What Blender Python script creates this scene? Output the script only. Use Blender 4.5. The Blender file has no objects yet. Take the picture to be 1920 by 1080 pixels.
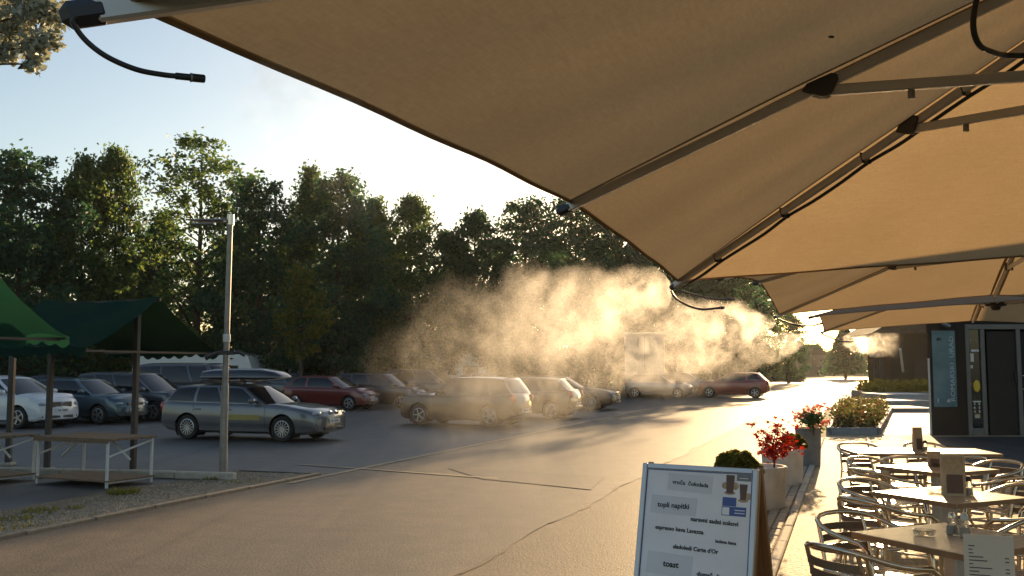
import bpy, bmesh, math, random
import numpy as np
from mathutils import Vector, Matrix, Euler

random.seed(7)
rng = np.random.default_rng(7)
R = math.radians
scene = bpy.context.scene
COL = scene.collection

# ------------------------------------------------------------------ camera, sky, sun, exposure
CAM_H = 1.75
PITCH = 4.76
cam_data = bpy.data.cameras.new('camera')
cam = bpy.data.objects.new('camera', cam_data)
COL.objects.link(cam)
cam_data.sensor_width = 36.0
cam_data.lens = 33.75
cam_data.clip_start = 0.05
cam_data.clip_end = 3000
cam.location = (0, 0, CAM_H)
cam.rotation_euler = (R(90 + PITCH), 0, 0)
scene.camera = cam

SUN_AZ, SUN_EL = 19.5, 10.8          # azimuth clockwise from the camera's forward axis (+Y)
world = bpy.data.worlds.new('World')
scene.world = world
world.use_nodes = True
wn = world.node_tree
bg = wn.nodes['Background']
sky = wn.nodes.new('ShaderNodeTexSky')
sky.sky_type = 'NISHITA'
sky.sun_disc = False
sky.sun_elevation = R(SUN_EL)
sky.sun_rotation = R(SUN_AZ)
sky.air_density = 1.0
sky.dust_density = 1.3
sky.ozone_density = 1.0
wn.links.new(sky.outputs[0], bg.inputs[0])
bg.inputs[1].default_value = 0.092

sun_data = bpy.data.lights.new('sun', 'SUN')
sun_data.energy = 5.0
sun_data.angle = R(0.5)
sun_data.color = (1.0, 0.67, 0.34)
sun = bpy.data.objects.new('sun', sun_data)
COL.objects.link(sun)
sd = Vector((math.sin(R(SUN_AZ)) * math.cos(R(SUN_EL)), math.cos(R(SUN_AZ)) * math.cos(R(SUN_EL)), math.sin(R(SUN_EL))))
sun.rotation_euler = sd.to_track_quat('Z', 'Y').to_euler()
sun.location = sd * 200

scene.view_settings.view_transform = 'Standard'
scene.view_settings.look = 'None'
scene.view_settings.gamma = 1.0
scene.view_settings.use_curve_mapping = False
scene.view_settings.exposure = 1.0
cy = scene.cycles
cy.max_bounces = 8
cy.diffuse_bounces = 3
cy.glossy_bounces = 3
cy.transmission_bounces = 5
cy.transparent_max_bounces = 12
cy.volume_bounces = 1
cy.volume_step_rate = 1.0
cy.volume_max_steps = 256
cy.use_denoising = True
cy.sample_clamp_indirect = 6.0
cy.caustics_reflective = False
cy.caustics_refractive = False

# ------------------------------------------------------------------ plan geometry
ROAD = R(19.3)                        # the road runs this far to the right of the view axis
SU, CU = math.sin(ROAD), math.cos(ROAD)
ZR = -ROAD                            # z rotation that turns local +Y into the road direction


def UV(u, v, z=0.0):                  # along the road, across it (right positive)
    return Vector((SU * u + CU * v, CU * u - SU * v, z))


def ray(px, py):
    f = 1800.0
    t = R(PITCH)
    a, b = (px - 960) / f, (540 - py) / f
    return Vector((a, math.cos(t) - b * math.sin(t), math.sin(t) + b * math.cos(t)))


def G(px, py, z=0.0):                 # ground point
    r = ray(px, py)
    k = (z - CAM_H) / r.z
    return Vector((r.x * k, r.y * k, z))


def D(px, py, d):                     # point at a given forward distance
    r = ray(px, py)
    k = d / r.y
    return Vector((r.x * k, d, CAM_H + r.z * k))


# ------------------------------------------------------------------ materials
def newmat(name):
    m = bpy.data.materials.new(name)
    m.use_nodes = True
    nt = m.node_tree
    nt.nodes.clear()
    out = nt.nodes.new('ShaderNodeOutputMaterial')
    return m, nt, out


def nd(nt, t, **kw):
    n = nt.nodes.new(t)
    for k, v in kw.items():
        setattr(n, k, v)
    return n


def setin(n, **kw):
    for k, v in kw.items():
        n.inputs[k.replace('_', ' ')].default_value = v


def c4(c, k=1.0):
    return (min(c[0] * k, 1), min(c[1] * k, 1), min(c[2] * k, 1), 1)


def noise(nt, scale, detail=4, rough=.55, coord='Object', dist=0.0, stretch=None):
    tc = nd(nt, 'ShaderNodeTexCoord')
    src = tc.outputs[coord]
    if stretch:
        mp = nd(nt, 'ShaderNodeMapping')
        mp.inputs['Scale'].default_value = stretch
        if len(stretch) > 3:
            pass
        nt.links.new(src, mp.inputs['Vector'])
        src = mp.outputs[0]
    n = nd(nt, 'ShaderNodeTexNoise')
    setin(n, Scale=scale, Detail=detail, Roughness=rough, Distortion=dist)
    nt.links.new(src, n.inputs['Vector'])
    return n.outputs['Fac']


def ramp(nt, fac, stops):
    r = nd(nt, 'ShaderNodeValToRGB')
    e = r.color_ramp.elements
    while len(e) < len(stops):
        e.new(0.5)
    for i, (p, c) in enumerate(stops):
        e[i].position = p
        e[i].color = c if len(c) == 4 else (*c, 1)
    nt.links.new(fac, r.inputs[0])
    return r.outputs[0]


def M(name, col, rough=.6, metal=0., spec=.5, var=.15, vscale=3., bump=0., bscale=40., coat=0., col2=None, alpha=None, stretch=None, rvar=0.):
    m, nt, out = newmat(name)
    p = nd(nt, 'ShaderNodeBsdfPrincipled')
    setin(p, Roughness=rough, Metallic=metal)
    p.inputs['Specular IOR Level'].default_value = spec
    p.inputs['Coat Weight'].default_value = coat
    p.inputs['Coat Roughness'].default_value = .05
    f = noise(nt, vscale, 5, .6, stretch=stretch)
    a, b = (c4(col, 1 - var), c4(col, 1 + var)) if col2 is None else (c4(col), c4(col2))
    nt.links.new(ramp(nt, f, [(.33, a), (.67, b)]), p.inputs['Base Color'])
    if rvar:
        mr = nd(nt, 'ShaderNodeMapRange')
        setin(mr, From_Min=.3, From_Max=.7, To_Min=max(rough - rvar, 0.02), To_Max=rough + rvar)
        nt.links.new(noise(nt, vscale * 2.3, 4, .6), mr.inputs['Value'])
        nt.links.new(mr.outputs[0], p.inputs['Roughness'])
    if bump:
        bn = nd(nt, 'ShaderNodeBump')
        setin(bn, Strength=bump, Distance=.01)
        nt.links.new(noise(nt, bscale, 4, .6, stretch=stretch), bn.inputs['Height'])
        nt.links.new(bn.outputs[0], p.inputs['Normal'])
    nt.links.new(p.outputs[0], out.inputs[0])
    return m


def asphalt(name, c1, c2, rough, grit=90., bump=.5, cracks=True, spec=.5, con=0.):
    m, nt, out = newmat(name)
    p = nd(nt, 'ShaderNodeBsdfPrincipled')
    setin(p, Roughness=rough)
    p.inputs['Specular IOR Level'].default_value = spec
    big = noise(nt, .35, 5, .6, dist=.6)
    mid = noise(nt, 2.2, 5, .65)
    fine = noise(nt, grit, 2, .7)
    base = ramp(nt, big, [(.3, c4(c1)), (.7, c4(c2))])
    mx = nd(nt, 'ShaderNodeMix', data_type='RGBA', blend_type='MULTIPLY')
    mx.inputs[0].default_value = .75
    nt.links.new(base, mx.inputs[6])
    nt.links.new(ramp(nt, mid, [(.25, (.66, .66, .66)), (.75, (1.25, 1.25, 1.25))]), mx.inputs[7])
    mx2 = nd(nt, 'ShaderNodeMix', data_type='RGBA', blend_type='MULTIPLY')
    mx2.inputs[0].default_value = .8
    nt.links.new(mx.outputs[2], mx2.inputs[6])
    nt.links.new(ramp(nt, fine, [(.3, (.55 - con,) * 3), (.7, (1.4 + con,) * 3)]), mx2.inputs[7])
    tcs = nd(nt, 'ShaderNodeTexCoord')
    mps = nd(nt, 'ShaderNodeMapping')
    mps.inputs['Rotation'].default_value = (0, 0, ROAD)
    mps.inputs['Scale'].default_value = (1.6, .07, 1)
    nt.links.new(tcs.outputs['Object'], mps.inputs['Vector'])
    ns_ = nd(nt, 'ShaderNodeTexNoise')
    setin(ns_, Scale=1.0, Detail=5, Roughness=.6, Distortion=.5)
    nt.links.new(mps.outputs[0], ns_.inputs['Vector'])
    st_ = nd(nt, 'ShaderNodeMix', data_type='RGBA', blend_type='MULTIPLY')
    st_.inputs[0].default_value = .8
    nt.links.new(mx2.outputs[2], st_.inputs[6])
    nt.links.new(ramp(nt, ns_.outputs['Fac'], [(.32, (.66, .66, .67)), (.5, (1, 1, 1)), (.68, (1.2, 1.18, 1.14))]), st_.inputs[7])
    blot = noise(nt, 1.1, 6, .7, dist=1.2)
    sn_ = nd(nt, 'ShaderNodeMix', data_type='RGBA', blend_type='MULTIPLY')
    sn_.inputs[0].default_value = .7
    nt.links.new(st_.outputs[2], sn_.inputs[6])
    nt.links.new(ramp(nt, blot, [(.28, (.62, .62, .64)), (.4, (1, 1, 1)), (1, (1, 1, 1))]), sn_.inputs[7])
    last = sn_.outputs[2]
    if cracks:
        tc = nd(nt, 'ShaderNodeTexCoord')
        nz = nd(nt, 'ShaderNodeTexNoise')
        setin(nz, Scale=1.3, Detail=4)
        nt.links.new(tc.outputs['Object'], nz.inputs['Vector'])
        add = nd(nt, 'ShaderNodeMixRGB', blend_type='ADD')
        add.inputs[0].default_value = .9
        nt.links.new(tc.outputs['Object'], add.inputs[1])
        nt.links.new(nz.outputs['Color'], add.inputs[2])
        v = nd(nt, 'ShaderNodeTexVoronoi', feature='DISTANCE_TO_EDGE')
        setin(v, Scale=.19)
        nt.links.new(add.outputs[0], v.inputs['Vector'])
        cr = ramp(nt, v.outputs['Distance'], [(.0, (.72, .72, .72)), (.003, (1, 1, 1))])
        mx3 = nd(nt, 'ShaderNodeMix', data_type='RGBA', blend_type='MULTIPLY')
        mx3.inputs[0].default_value = .3
        nt.links.new(last, mx3.inputs[6])
        nt.links.new(cr, mx3.inputs[7])
        last = mx3.outputs[2]
    nt.links.new(last, p.inputs['Base Color'])
    bn = nd(nt, 'ShaderNodeBump')
    setin(bn, Strength=min(bump, 1.), Distance=.006 * max(bump, 1.))
    nt.links.new(fine, bn.inputs['Height'])
    nt.links.new(bn.outputs[0], p.inputs['Normal'])
    nt.links.new(p.outputs[0], out.inputs[0])
    return m


def leafmat(name, cols, trans=.5, hue=.485, val=1.9):
    m, nt, out = newmat(name)
    g = nd(nt, 'ShaderNodeNewGeometry')
    stops = [(i / max(1, len(cols) - 1), c4(c)) for i, c in enumerate(cols)]
    col = ramp(nt, g.outputs['Random Per Island'], stops)
    d = nd(nt, 'ShaderNodeBsdfPrincipled')
    setin(d, Roughness=.5)
    d.inputs['Specular IOR Level'].default_value = .3
    t = nd(nt, 'ShaderNodeBsdfTranslucent')
    mx = nd(nt, 'ShaderNodeMixShader')
    mx.inputs[0].default_value = trans
    nt.links.new(col, d.inputs['Base Color'])
    hs = nd(nt, 'ShaderNodeHueSaturation')
    setin(hs, Hue=hue, Saturation=1.1, Value=val)
    nt.links.new(col, hs.inputs['Color'])
    nt.links.new(hs.outputs[0], t.inputs['Color'])
    nt.links.new(d.outputs[0], mx.inputs[1])
    nt.links.new(t.outputs[0], mx.inputs[2])
    nt.links.new(mx.outputs[0], out.inputs[0])
    return m


def fabric(name, col, trans=.5, tcol=None, bump=.25, var=.07):
    m, nt, out = newmat(name)
    d = nd(nt, 'ShaderNodeBsdfDiffuse')
    t = nd(nt, 'ShaderNodeBsdfTranslucent')
    mx = nd(nt, 'ShaderNodeMixShader')
    mx.inputs[0].default_value = trans
    a = noise(nt, 120, 3, .7, stretch=(1, .12, 1))
    b = noise(nt, 120, 3, .7, stretch=(.12, 1, 1))
    s = nd(nt, 'ShaderNodeMath', operation='ADD')
    nt.links.new(a, s.inputs[0])
    nt.links.new(b, s.inputs[1])
    h = nd(nt, 'ShaderNodeMath', operation='MULTIPLY')
    h.inputs[1].default_value = .5
    nt.links.new(s.outputs[0], h.inputs[0])
    blot = noise(nt, 1.2, 5, .6)
    c = ramp(nt, h.outputs[0], [(.3, c4(col, 1 - var * 2)), (.7, c4(col, 1 + var))])
    m2 = nd(nt, 'ShaderNodeMix', data_type='RGBA', blend_type='MULTIPLY')
    m2.inputs[0].default_value = 1
    nt.links.new(c, m2.inputs[6])
    nt.links.new(ramp(nt, blot, [(.3, (.88, .87, .85)), (.7, (1, 1, 1))]), m2.inputs[7])
    nt.links.new(m2.outputs[2], d.inputs[0])
    if tcol is None:
        nt.links.new(m2.outputs[2], t.inputs[0])
    else:
        m3 = nd(nt, 'ShaderNodeMix', data_type='RGBA', blend_type='MULTIPLY')
        m3.inputs[0].default_value = 1
        nt.links.new(ramp(nt, h.outputs[0], [(.3, c4(tcol, 1 - var * 3)), (.7, c4(tcol, 1 + var))]), m3.inputs[6])
        nt.links.new(ramp(nt, blot, [(.3, (.88, .87, .85)), (.7, (1, 1, 1))]), m3.inputs[7])
        nt.links.new(m3.outputs[2], t.inputs[0])
    bn = nd(nt, 'ShaderNodeBump')
    setin(bn, Strength=bump, Distance=.002)
    nt.links.new(h.outputs[0], bn.inputs['Height'])
    nt.links.new(bn.outputs[0], d.inputs['Normal'])
    nt.links.new(d.outputs[0], mx.inputs[1])
    nt.links.new(t.outputs[0], mx.inputs[2])
    nt.links.new(mx.outputs[0], out.inputs[0])
    return m


def glassmat(name, col=(1, 1, 1), rough=.02):
    m, nt, out = newmat(name)
    g = nd(nt, 'ShaderNodeBsdfGlass')
    setin(g, Roughness=rough, IOR=1.45)
    g.inputs[0].default_value = c4(col)
    t = nd(nt, 'ShaderNodeBsdfTransparent')
    t.inputs[0].default_value = (.85, .85, .82, 1)
    mx = nd(nt, 'ShaderNodeMixShader')
    mx.inputs[0].default_value = .5
    nt.links.new(g.outputs[0], mx.inputs[1])
    nt.links.new(t.outputs[0], mx.inputs[2])
    nt.links.new(mx.outputs[0], out.inputs[0])
    return m


MT = {}
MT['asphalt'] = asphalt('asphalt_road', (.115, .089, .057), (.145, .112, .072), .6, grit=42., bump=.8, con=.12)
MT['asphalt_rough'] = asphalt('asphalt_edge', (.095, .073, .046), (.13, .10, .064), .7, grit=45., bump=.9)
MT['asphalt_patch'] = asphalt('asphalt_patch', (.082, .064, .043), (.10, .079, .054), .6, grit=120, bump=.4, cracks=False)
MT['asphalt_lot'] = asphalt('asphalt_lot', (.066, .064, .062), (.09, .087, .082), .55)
MT['gravel_base'] = asphalt('gravel_soil', (.16, .125, .085), (.24, .19, .13), .9, grit=35, bump=1., cracks=False, spec=.2)
MT['terrace'] = asphalt('terrace_aggregate', (.30, .22, .12), (.46, .355, .20), .75, grit=26, bump=2.2, con=.25, cracks=False, spec=.4)
MT['entrance_shade'] = asphalt('painted_terrace_shade', (.045, .042, .040), (.06, .056, .052), .8, grit=60, bump=.3, cracks=False, spec=.2)  # terrace shade by the building, put into a darker ground colour
MT['paving'] = M('pale_paving', (.36, .36, .35), .7, var=.1, bump=.2)
MT['earth'] = M('grass_earth', (.07, .075, .03), .95, var=.4, vscale=.6, bump=.5, bscale=12)
MT['kerb'] = M('kerb_concrete', (.42, .38, .31), .85, var=.18, vscale=9, bump=.6, bscale=45)
MT['brick_pale'] = M('pale_sett', (.40, .34, .25), .8, var=.25, vscale=7, bump=.7, bscale=60)
MT['line'] = M('road_paint', (.31, .26, .18), .75, var=.3, vscale=14, bump=.3)
MT['wood'] = M('table_wood', (.52, .39, .25), .36, var=.16, vscale=6, stretch=(1, 14, 1), bump=.08, bscale=20)
MT['wood_edge'] = M('table_edge_wood', (.30, .17, .08), .5, var=.15, vscale=8)
MT['plank'] = M('weathered_plank', (.20, .135, .085), .8, var=.3, vscale=5, stretch=(1, 12, 12), bump=.4, bscale=20)
MT['white_metal'] = M('white_painted_steel', (.62, .62, .60), .5, var=.12, vscale=6)
MT['dark_metal'] = M('dark_painted_steel', (.02, .02, .022), .45, var=.2)
MT['alu'] = M('aluminium', (.64, .56, .44), .22, metal=1., var=.06, vscale=20)
MT['alu_dull'] = M('anodised_aluminium', (.50, .48, .45), .4, metal=.45, var=.08, vscale=8)
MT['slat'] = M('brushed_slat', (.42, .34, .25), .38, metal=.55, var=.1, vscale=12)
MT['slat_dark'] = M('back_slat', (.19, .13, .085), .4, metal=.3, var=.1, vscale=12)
MT['galv'] = M('galvanised_steel', (.25, .235, .21), .5, metal=.5, var=.16, vscale=7, bump=.1)
MT['black_plastic'] = M('black_plastic', (.018, .018, .02), .42, var=.15)
MT['grey_plastic'] = M('grey_plastic', (.045, .042, .038), .5, var=.15)
MT['rubber'] = M('tyre_rubber', (.016, .016, .016), .85, var=.2)
MT['car_glass'] = M('car_glass', (.010, .012, .015), .04, spec=.5, var=.1, vscale=2)
MT['chrome'] = M('chrome', (.75, .75, .75), .12, metal=1., var=.04)
MT['rim'] = M('alloy_rim', (.42, .42, .42), .3, metal=.8, var=.08)
MT['head'] = M('headlight_glass', (.30, .31, .33), .08, spec=.7, var=.4, vscale=30)
MT['tail'] = M('tail_light', (.42, .02, .015), .12, spec=.8, var=.2, vscale=30)
MT['amber'] = M('amber_lens', (.6, .2, .02), .15, var=.1)
MT['plate'] = M('number_plate', (.65, .66, .66), .4, var=.03)
MT['ink'] = M('black_ink', (.012, .012, .014), .6, var=.05)
MT['bark'] = M('bark', (.075, .055, .04), .95, var=.35, vscale=8, bump=.9, bscale=14)
MT['leaf'] = leafmat('leaf_green', [(.03, .068, .03), (.058, .115, .042), (.095, .155, .048), (.14, .18, .055)])
MT['leaf_dark'] = leafmat('leaf_dark', [(.024, .062, .04), (.044, .098, .055), (.068, .13, .058)], .5)
MT['leaf_sun_tint'] = leafmat('leaf_sun_tint', [(.05, .075, .016), (.09, .11, .02), (.14, .145, .03), (.20, .17, .05)], .55)  # sun on the leaves is put into this brighter yellow green
MT['leaf_haze_tint'] = leafmat('leaf_haze_tint', [(.24, .27, .21), (.32, .34, .27), (.40, .41, .33)], .25)  # mist and bloom over the leaves are put into this whitish tone
MT['leaf_red'] = leafmat('leaf_red', [(.15, .010, .010), (.27, .018, .014), (.38, .04, .025)], .45, .502, 1.5)
MT['leaf_pink'] = leafmat('leaf_pink', [(.4, .12, .1), (.55, .22, .16), (.3, .1, .05)], .5)
MT['leaf_box'] = leafmat('leaf_box', [(.09, .10, .02), (.15, .15, .03), (.22, .20, .045)], .5)
MT['leaf_bed'] = leafmat('leaf_bed', [(.05, .07, .02), (.08, .10, .03), (.13, .055, .03), (.05, .07, .02), (.11, .11, .03), (.07, .09, .03), (.09, .10, .03), (.42, .36, .2)], .35)
MT['leaf_yellow'] = leafmat('leaf_yellow', [(.12, .12, .018), (.24, .20, .025), (.17, .16, .025)], .5)
MT['grass'] = leafmat('grass_blade', [(.10, .11, .02), (.17, .16, .03), (.07, .09, .02)], .4)
MT['canopy'] = fabric('parasol_canvas', (.41, .335, .25), .5, (.425, .305, .165))
MT['canopy_welt'] = fabric('parasol_welt', (.36, .29, .21), .2, (.30, .21, .10))
MT['stall'] = fabric('stall_tarpaulin', (.012, .045, .034), .06, (.01, .05, .03), bump=.15, var=.1)
MT['stall_bright'] = fabric('stall_tarpaulin_bright', (.02, .095, .068), .18, (.028, .13, .08), bump=.15, var=.12)
MT['pot'] = M('planter_concrete', (.68, .63, .56), .8, var=.14, vscale=5, bump=.3, bscale=50)
MT['pot_dark'] = M('planter_grey', (.20, .21, .22), .7, var=.12, vscale=5, bump=.2)
MT['box_core'] = M('box_core', (.09, .095, .02), .9, var=.3, vscale=20)
MT['soil'] = M('soil', (.03, .02, .014), .95, var=.4, bump=.8)
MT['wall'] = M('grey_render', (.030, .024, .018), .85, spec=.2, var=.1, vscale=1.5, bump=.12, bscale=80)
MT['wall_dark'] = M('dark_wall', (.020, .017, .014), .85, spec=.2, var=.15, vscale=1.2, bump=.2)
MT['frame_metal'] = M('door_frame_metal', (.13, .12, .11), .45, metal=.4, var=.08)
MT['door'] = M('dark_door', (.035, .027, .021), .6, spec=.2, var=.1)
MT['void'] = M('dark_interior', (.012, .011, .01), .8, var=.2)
MT['pane'] = M('window_pane', (.02, .022, .024), .05, spec=.8, var=.15)
MT['board_white'] = M('board_paper', (.80, .80, .84), .55, var=.045, vscale=6)
MT['board_grey'] = M('board_paper_grey', (.66, .67, .72), .55, var=.04)
MT['board_frame'] = M('board_frame_alu', (.50, .51, .53), .38, metal=.6, var=.06)
MT['board_wood'] = M('board_wood', (.26, .14, .06), .55, var=.15, vscale=8, stretch=(8, 1, 1))
MT['blue_print'] = M('blue_print', (.06, .11, .32), .5, var=.1)
MT['brown_print'] = M('brown_print', (.13, .07, .05), .5, var=.2)
MT['teal'] = M('teal_sign', (.035, .105, .13), .25, var=.28, vscale=1.4, col2=(.10, .19, .22))
MT['sign_text'] = M('sign_lettering', (.34, .42, .44), .4, var=.05)
MT['paper'] = M('menu_paper', (.62, .57, .51), .6, var=.05)
MT['menu_wood'] = M('menu_holder_wood', (.48, .36, .23), .55, var=.15, vscale=10)
MT['glass'] = glassmat('clear_glass')
MT['white_paint'] = M('vehicle_white', (.62, .62, .60), .3, var=.05, coat=.4)
MT['truck_grey'] = M('truck_grey', (.16, .155, .15), .5, var=.1)
MT['yellow'] = M('yellow_thing', (.65, .42, .03), .6, var=.1)
MT['roof_tile'] = M('roof_tiles', (.06, .045, .036), .85, spec=.2, var=.25, vscale=4, bump=.5)
MT['house_wall'] = M('house_plaster', (.11, .095, .075), .85, var=.12)


def paint(name, c, metal=.35):
    return M(name, c, .28, metal=metal, var=.05, coat=.8)


# ------------------------------------------------------------------ mesh helpers
class MB:
    def __init__(s):
        s.v, s.f = [], []

    def add(s, vs, fs):
        o = len(s.v)
        s.v += [tuple(p) for p in vs]
        s.f += [tuple(i + o for i in f) for f in fs]
        return s

    def box(s, c, size, rz=0., m=None, bev=0.):
        hx, hy, hz = size[0] / 2, size[1] / 2, size[2] / 2
        if bev > 0:
            b = min(bev, hx * .8, hy * .8, hz * .8)
            vs, idx = [], {}
            for sx in (-1, 1):
                for sy in (-1, 1):
                    for sz in (-1, 1):
                        for ax in range(3):
                            p = [sx * (hx - b), sy * (hy - b), sz * (hz - b)]
                            p[ax] = (sx * hx, sy * hy, sz * hz)[ax]
                            idx[(sx, sy, sz, ax)] = len(vs)
                            vs.append(p)
            fs = []
            for sg in (-1, 1):
                fs.append([idx[(sg, a, b2, 0)] for a, b2 in ((-1, -1), (1, -1), (1, 1), (-1, 1))][::sg])
                fs.append([idx[(a, sg, b2, 1)] for a, b2 in ((-1, -1), (-1, 1), (1, 1), (1, -1))][::sg])
                fs.append([idx[(a, b2, sg, 2)] for a, b2 in ((-1, -1), (1, -1), (1, 1), (-1, 1))][::sg])
            for a in (-1, 1):
                for b2 in (-1, 1):
                    fs.append([idx[(a, b2, -1, 0)], idx[(a, b2, 1, 0)], idx[(a, b2, 1, 1)], idx[(a, b2, -1, 1)]])
                    fs.append([idx[(a, -1, b2, 0)], idx[(a, 1, b2, 0)], idx[(a, 1, b2, 2)], idx[(a, -1, b2, 2)]])
                    fs.append([idx[(-1, a, b2, 1)], idx[(1, a, b2, 1)], idx[(1, a, b2, 2)], idx[(-1, a, b2, 2)]])
                    for c2 in (-1, 1):
                        fs.append([idx[(a, b2, c2, 0)], idx[(a, b2, c2, 1)], idx[(a, b2, c2, 2)]])
        else:
            vs = [(x, y, z) for x in (-hx, hx) for y in (-hy, hy) for z in (-hz, hz)]
            fs = [(0, 1, 3, 2), (4, 6, 7, 5), (0, 4, 5, 1), (2, 3, 7, 6), (0, 2, 6, 4), (1, 5, 7, 3)]
        if m is None:
            m = Matrix.Translation(c) @ Matrix.Rotation(rz, 4, 'Z')
        return s.add([m @ Vector(p) for p in vs], fs)

    def bar(s, a, b, w, h, bev=0., up=Vector((0, 0, 1))):
        a, b = Vector(a), Vector(b)
        d = (b - a)
        L = d.length
        x = d.normalized()
        y = up.cross(x)
        if y.length < 1e-4:
            y = Vector((0, 1, 0))
        y.normalize()
        z = x.cross(y)
        m = Matrix((x, y, z)).transposed().to_4x4()
        m.translation = (a + b) / 2
        return s.box((0, 0, 0), (L, w, h), m=m, bev=bev)

    def tube(s, pts, r, n=8, closed=False, cap=True):
        pts = [Vector(p) for p in pts]
        rs = r if isinstance(r, (list, tuple)) else [r] * len(pts)
        N = len(pts)
        rings = []
        ref = Vector((0, 0, 1))
        t0 = (pts[1] - pts[0]).normalized()
        if abs(t0.dot(ref)) > .95:
            ref = Vector((1, 0, 0))
        nrm = (ref - t0 * ref.dot(t0)).normalized()
        for i in range(N):
            if closed:
                t = (pts[(i + 1) % N] - pts[i - 1]).normalized()
            else:
                t = (pts[min(i + 1, N - 1)] - pts[max(i - 1, 0)]).normalized()
            nrm = (nrm - t * nrm.dot(t)).normalized()
            bi = t.cross(nrm)
            rings.append([pts[i] + (nrm * math.cos(2 * math.pi * k / n) + bi * math.sin(2 * math.pi * k / n)) * rs[i] for k in range(n)])
        vs = [p for rr in rings for p in rr]
        fs = []
        for i in range(N if closed else N - 1):
            j = (i + 1) % N
            for k in range(n):
                fs.append((i * n + k, i * n + (k + 1) % n, j * n + (k + 1) % n, j * n + k))
        if cap and not closed:
            fs.append(tuple(range(n - 1, -1, -1)))
            fs.append(tuple((N - 1) * n + k for k in range(n)))
        return s.add(vs, fs)

    def lathe(s, prof, n=20, m=None, axis='Z'):
        vs, fs = [], []
        for r, z in prof:
            for k in range(n):
                a = 2 * math.pi * k / n
                p = Vector((r * math.cos(a), r * math.sin(a), z))
                if axis == 'Y':
                    p = Vector((p.x, p.z, p.y))
                vs.append(m @ p if m else p)
        for i in range(len(prof) - 1):
            for k in range(n):
                fs.append((i * n + k, i * n + (k + 1) % n, (i + 1) * n + (k + 1) % n, (i + 1) * n + k))
        if prof[0][0] > 1e-5:
            fs.append(tuple(range(n - 1, -1, -1)))
        if prof[-1][0] > 1e-5:
            fs.append(tuple((len(prof) - 1) * n + k for k in range(n)))
        return s.add(vs, fs)

    def ell(s, c, r, nu=12, nv=8, rz=0.):
        m = Matrix.Translation(c) @ Matrix.Rotation(rz, 4, 'Z') @ Matrix.Diagonal((*r, 1))
        prof = [(max(1e-4, math.sin(math.pi * i / nv)), -math.cos(math.pi * i / nv)) for i in range(nv + 1)]
        return s.lathe(prof, nu, m)

    def grid(s, fn, nu, nv, flip=False):
        vs = [fn(i / nu, j / nv) for i in range(nu + 1) for j in range(nv + 1)]
        fs = []
        for i in range(nu):
            for j in range(nv):
                q = (i * (nv + 1) + j, (i + 1) * (nv + 1) + j, (i + 1) * (nv + 1) + j + 1, i * (nv + 1) + j + 1)
                fs.append(q[::-1] if flip else q)
        return s.add(vs, fs)

    def prism(s, poly, z0, z1):           # poly in xy
        n = len(poly)
        vs = [(x, y, z0) for x, y in poly] + [(x, y, z1) for x, y in poly]
        fs = [tuple(range(n - 1, -1, -1)), tuple(range(n, 2 * n))]
        fs += [(i, (i + 1) % n, n + (i + 1) % n, n + i) for i in range(n)]
        return s.add(vs, fs)

    def mesh(s, name, mat, smooth=None):
        me = bpy.data.meshes.new(name)
        me.from_pydata(s.v, [], s.f)
        me.materials.append(mat)
        if smooth is not None:
            me.polygons.foreach_set('use_smooth', [True] * len(me.polygons))
            me.set_sharp_from_angle(angle=R(smooth))
        me.update()
        return me

    def obj(s, name, mat, parent=None, smooth=None, loc=None, rz=0.):
        return link(name, s.mesh(name, mat, smooth), parent, loc, rz)


def link(name, me, parent=None, loc=None, rz=0.):
    o = bpy.data.objects.new(name, me)
    COL.objects.link(o)
    if parent is not None:
        o.parent = parent
    if loc is not None:
        o.location = loc
    if rz:
        o.rotation_euler = (0, 0, rz)
    return o


def tag(o, label=None, cat=None, group=None, kind=None):
    if label:
        o['label'] = label
    if cat:
        o['category'] = cat
    if group:
        o['group'] = group
    if kind:
        o['kind'] = kind
    return o


def thing(name, label, cat, loc=(0, 0, 0), rz=0., group=None):
    o = link(name, None, None, loc, rz)
    o.empty_display_size = .2
    return tag(o, label, cat, group)


KIDS = {}


def copy_tree(o, parent=None):
    c = o.copy()
    COL.objects.link(c)
    if parent is not None:
        c.parent = parent
    for ch in list(o.children):
        copy_tree(ch, c)
    return c


def struct(name, mb, mat, smooth=None):
    return tag(mb.obj(name, mat, None, smooth), kind='structure')


def text_mesh(name, body, size, mat, align='CENTER', bold=0.0, extrude=.0006, shear=0.0):
    cu = bpy.data.curves.new(name, 'FONT')
    cu.body = body
    cu.size = size
    cu.align_x = align
    cu.align_y = 'CENTER'
    cu.extrude = extrude
    cu.offset = bold
    cu.shear = shear
    cu.resolution_u = 3
    ob = bpy.data.objects.new(name, cu)
    COL.objects.link(ob)
    dg = bpy.context.evaluated_depsgraph_get()
    me = bpy.data.meshes.new_from_object(ob.evaluated_get(dg))
    bpy.data.objects.remove(ob)
    bpy.data.curves.remove(cu)
    me.materials.clear()
    me.materials.append(mat)
    me.name = name
    return me


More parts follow.
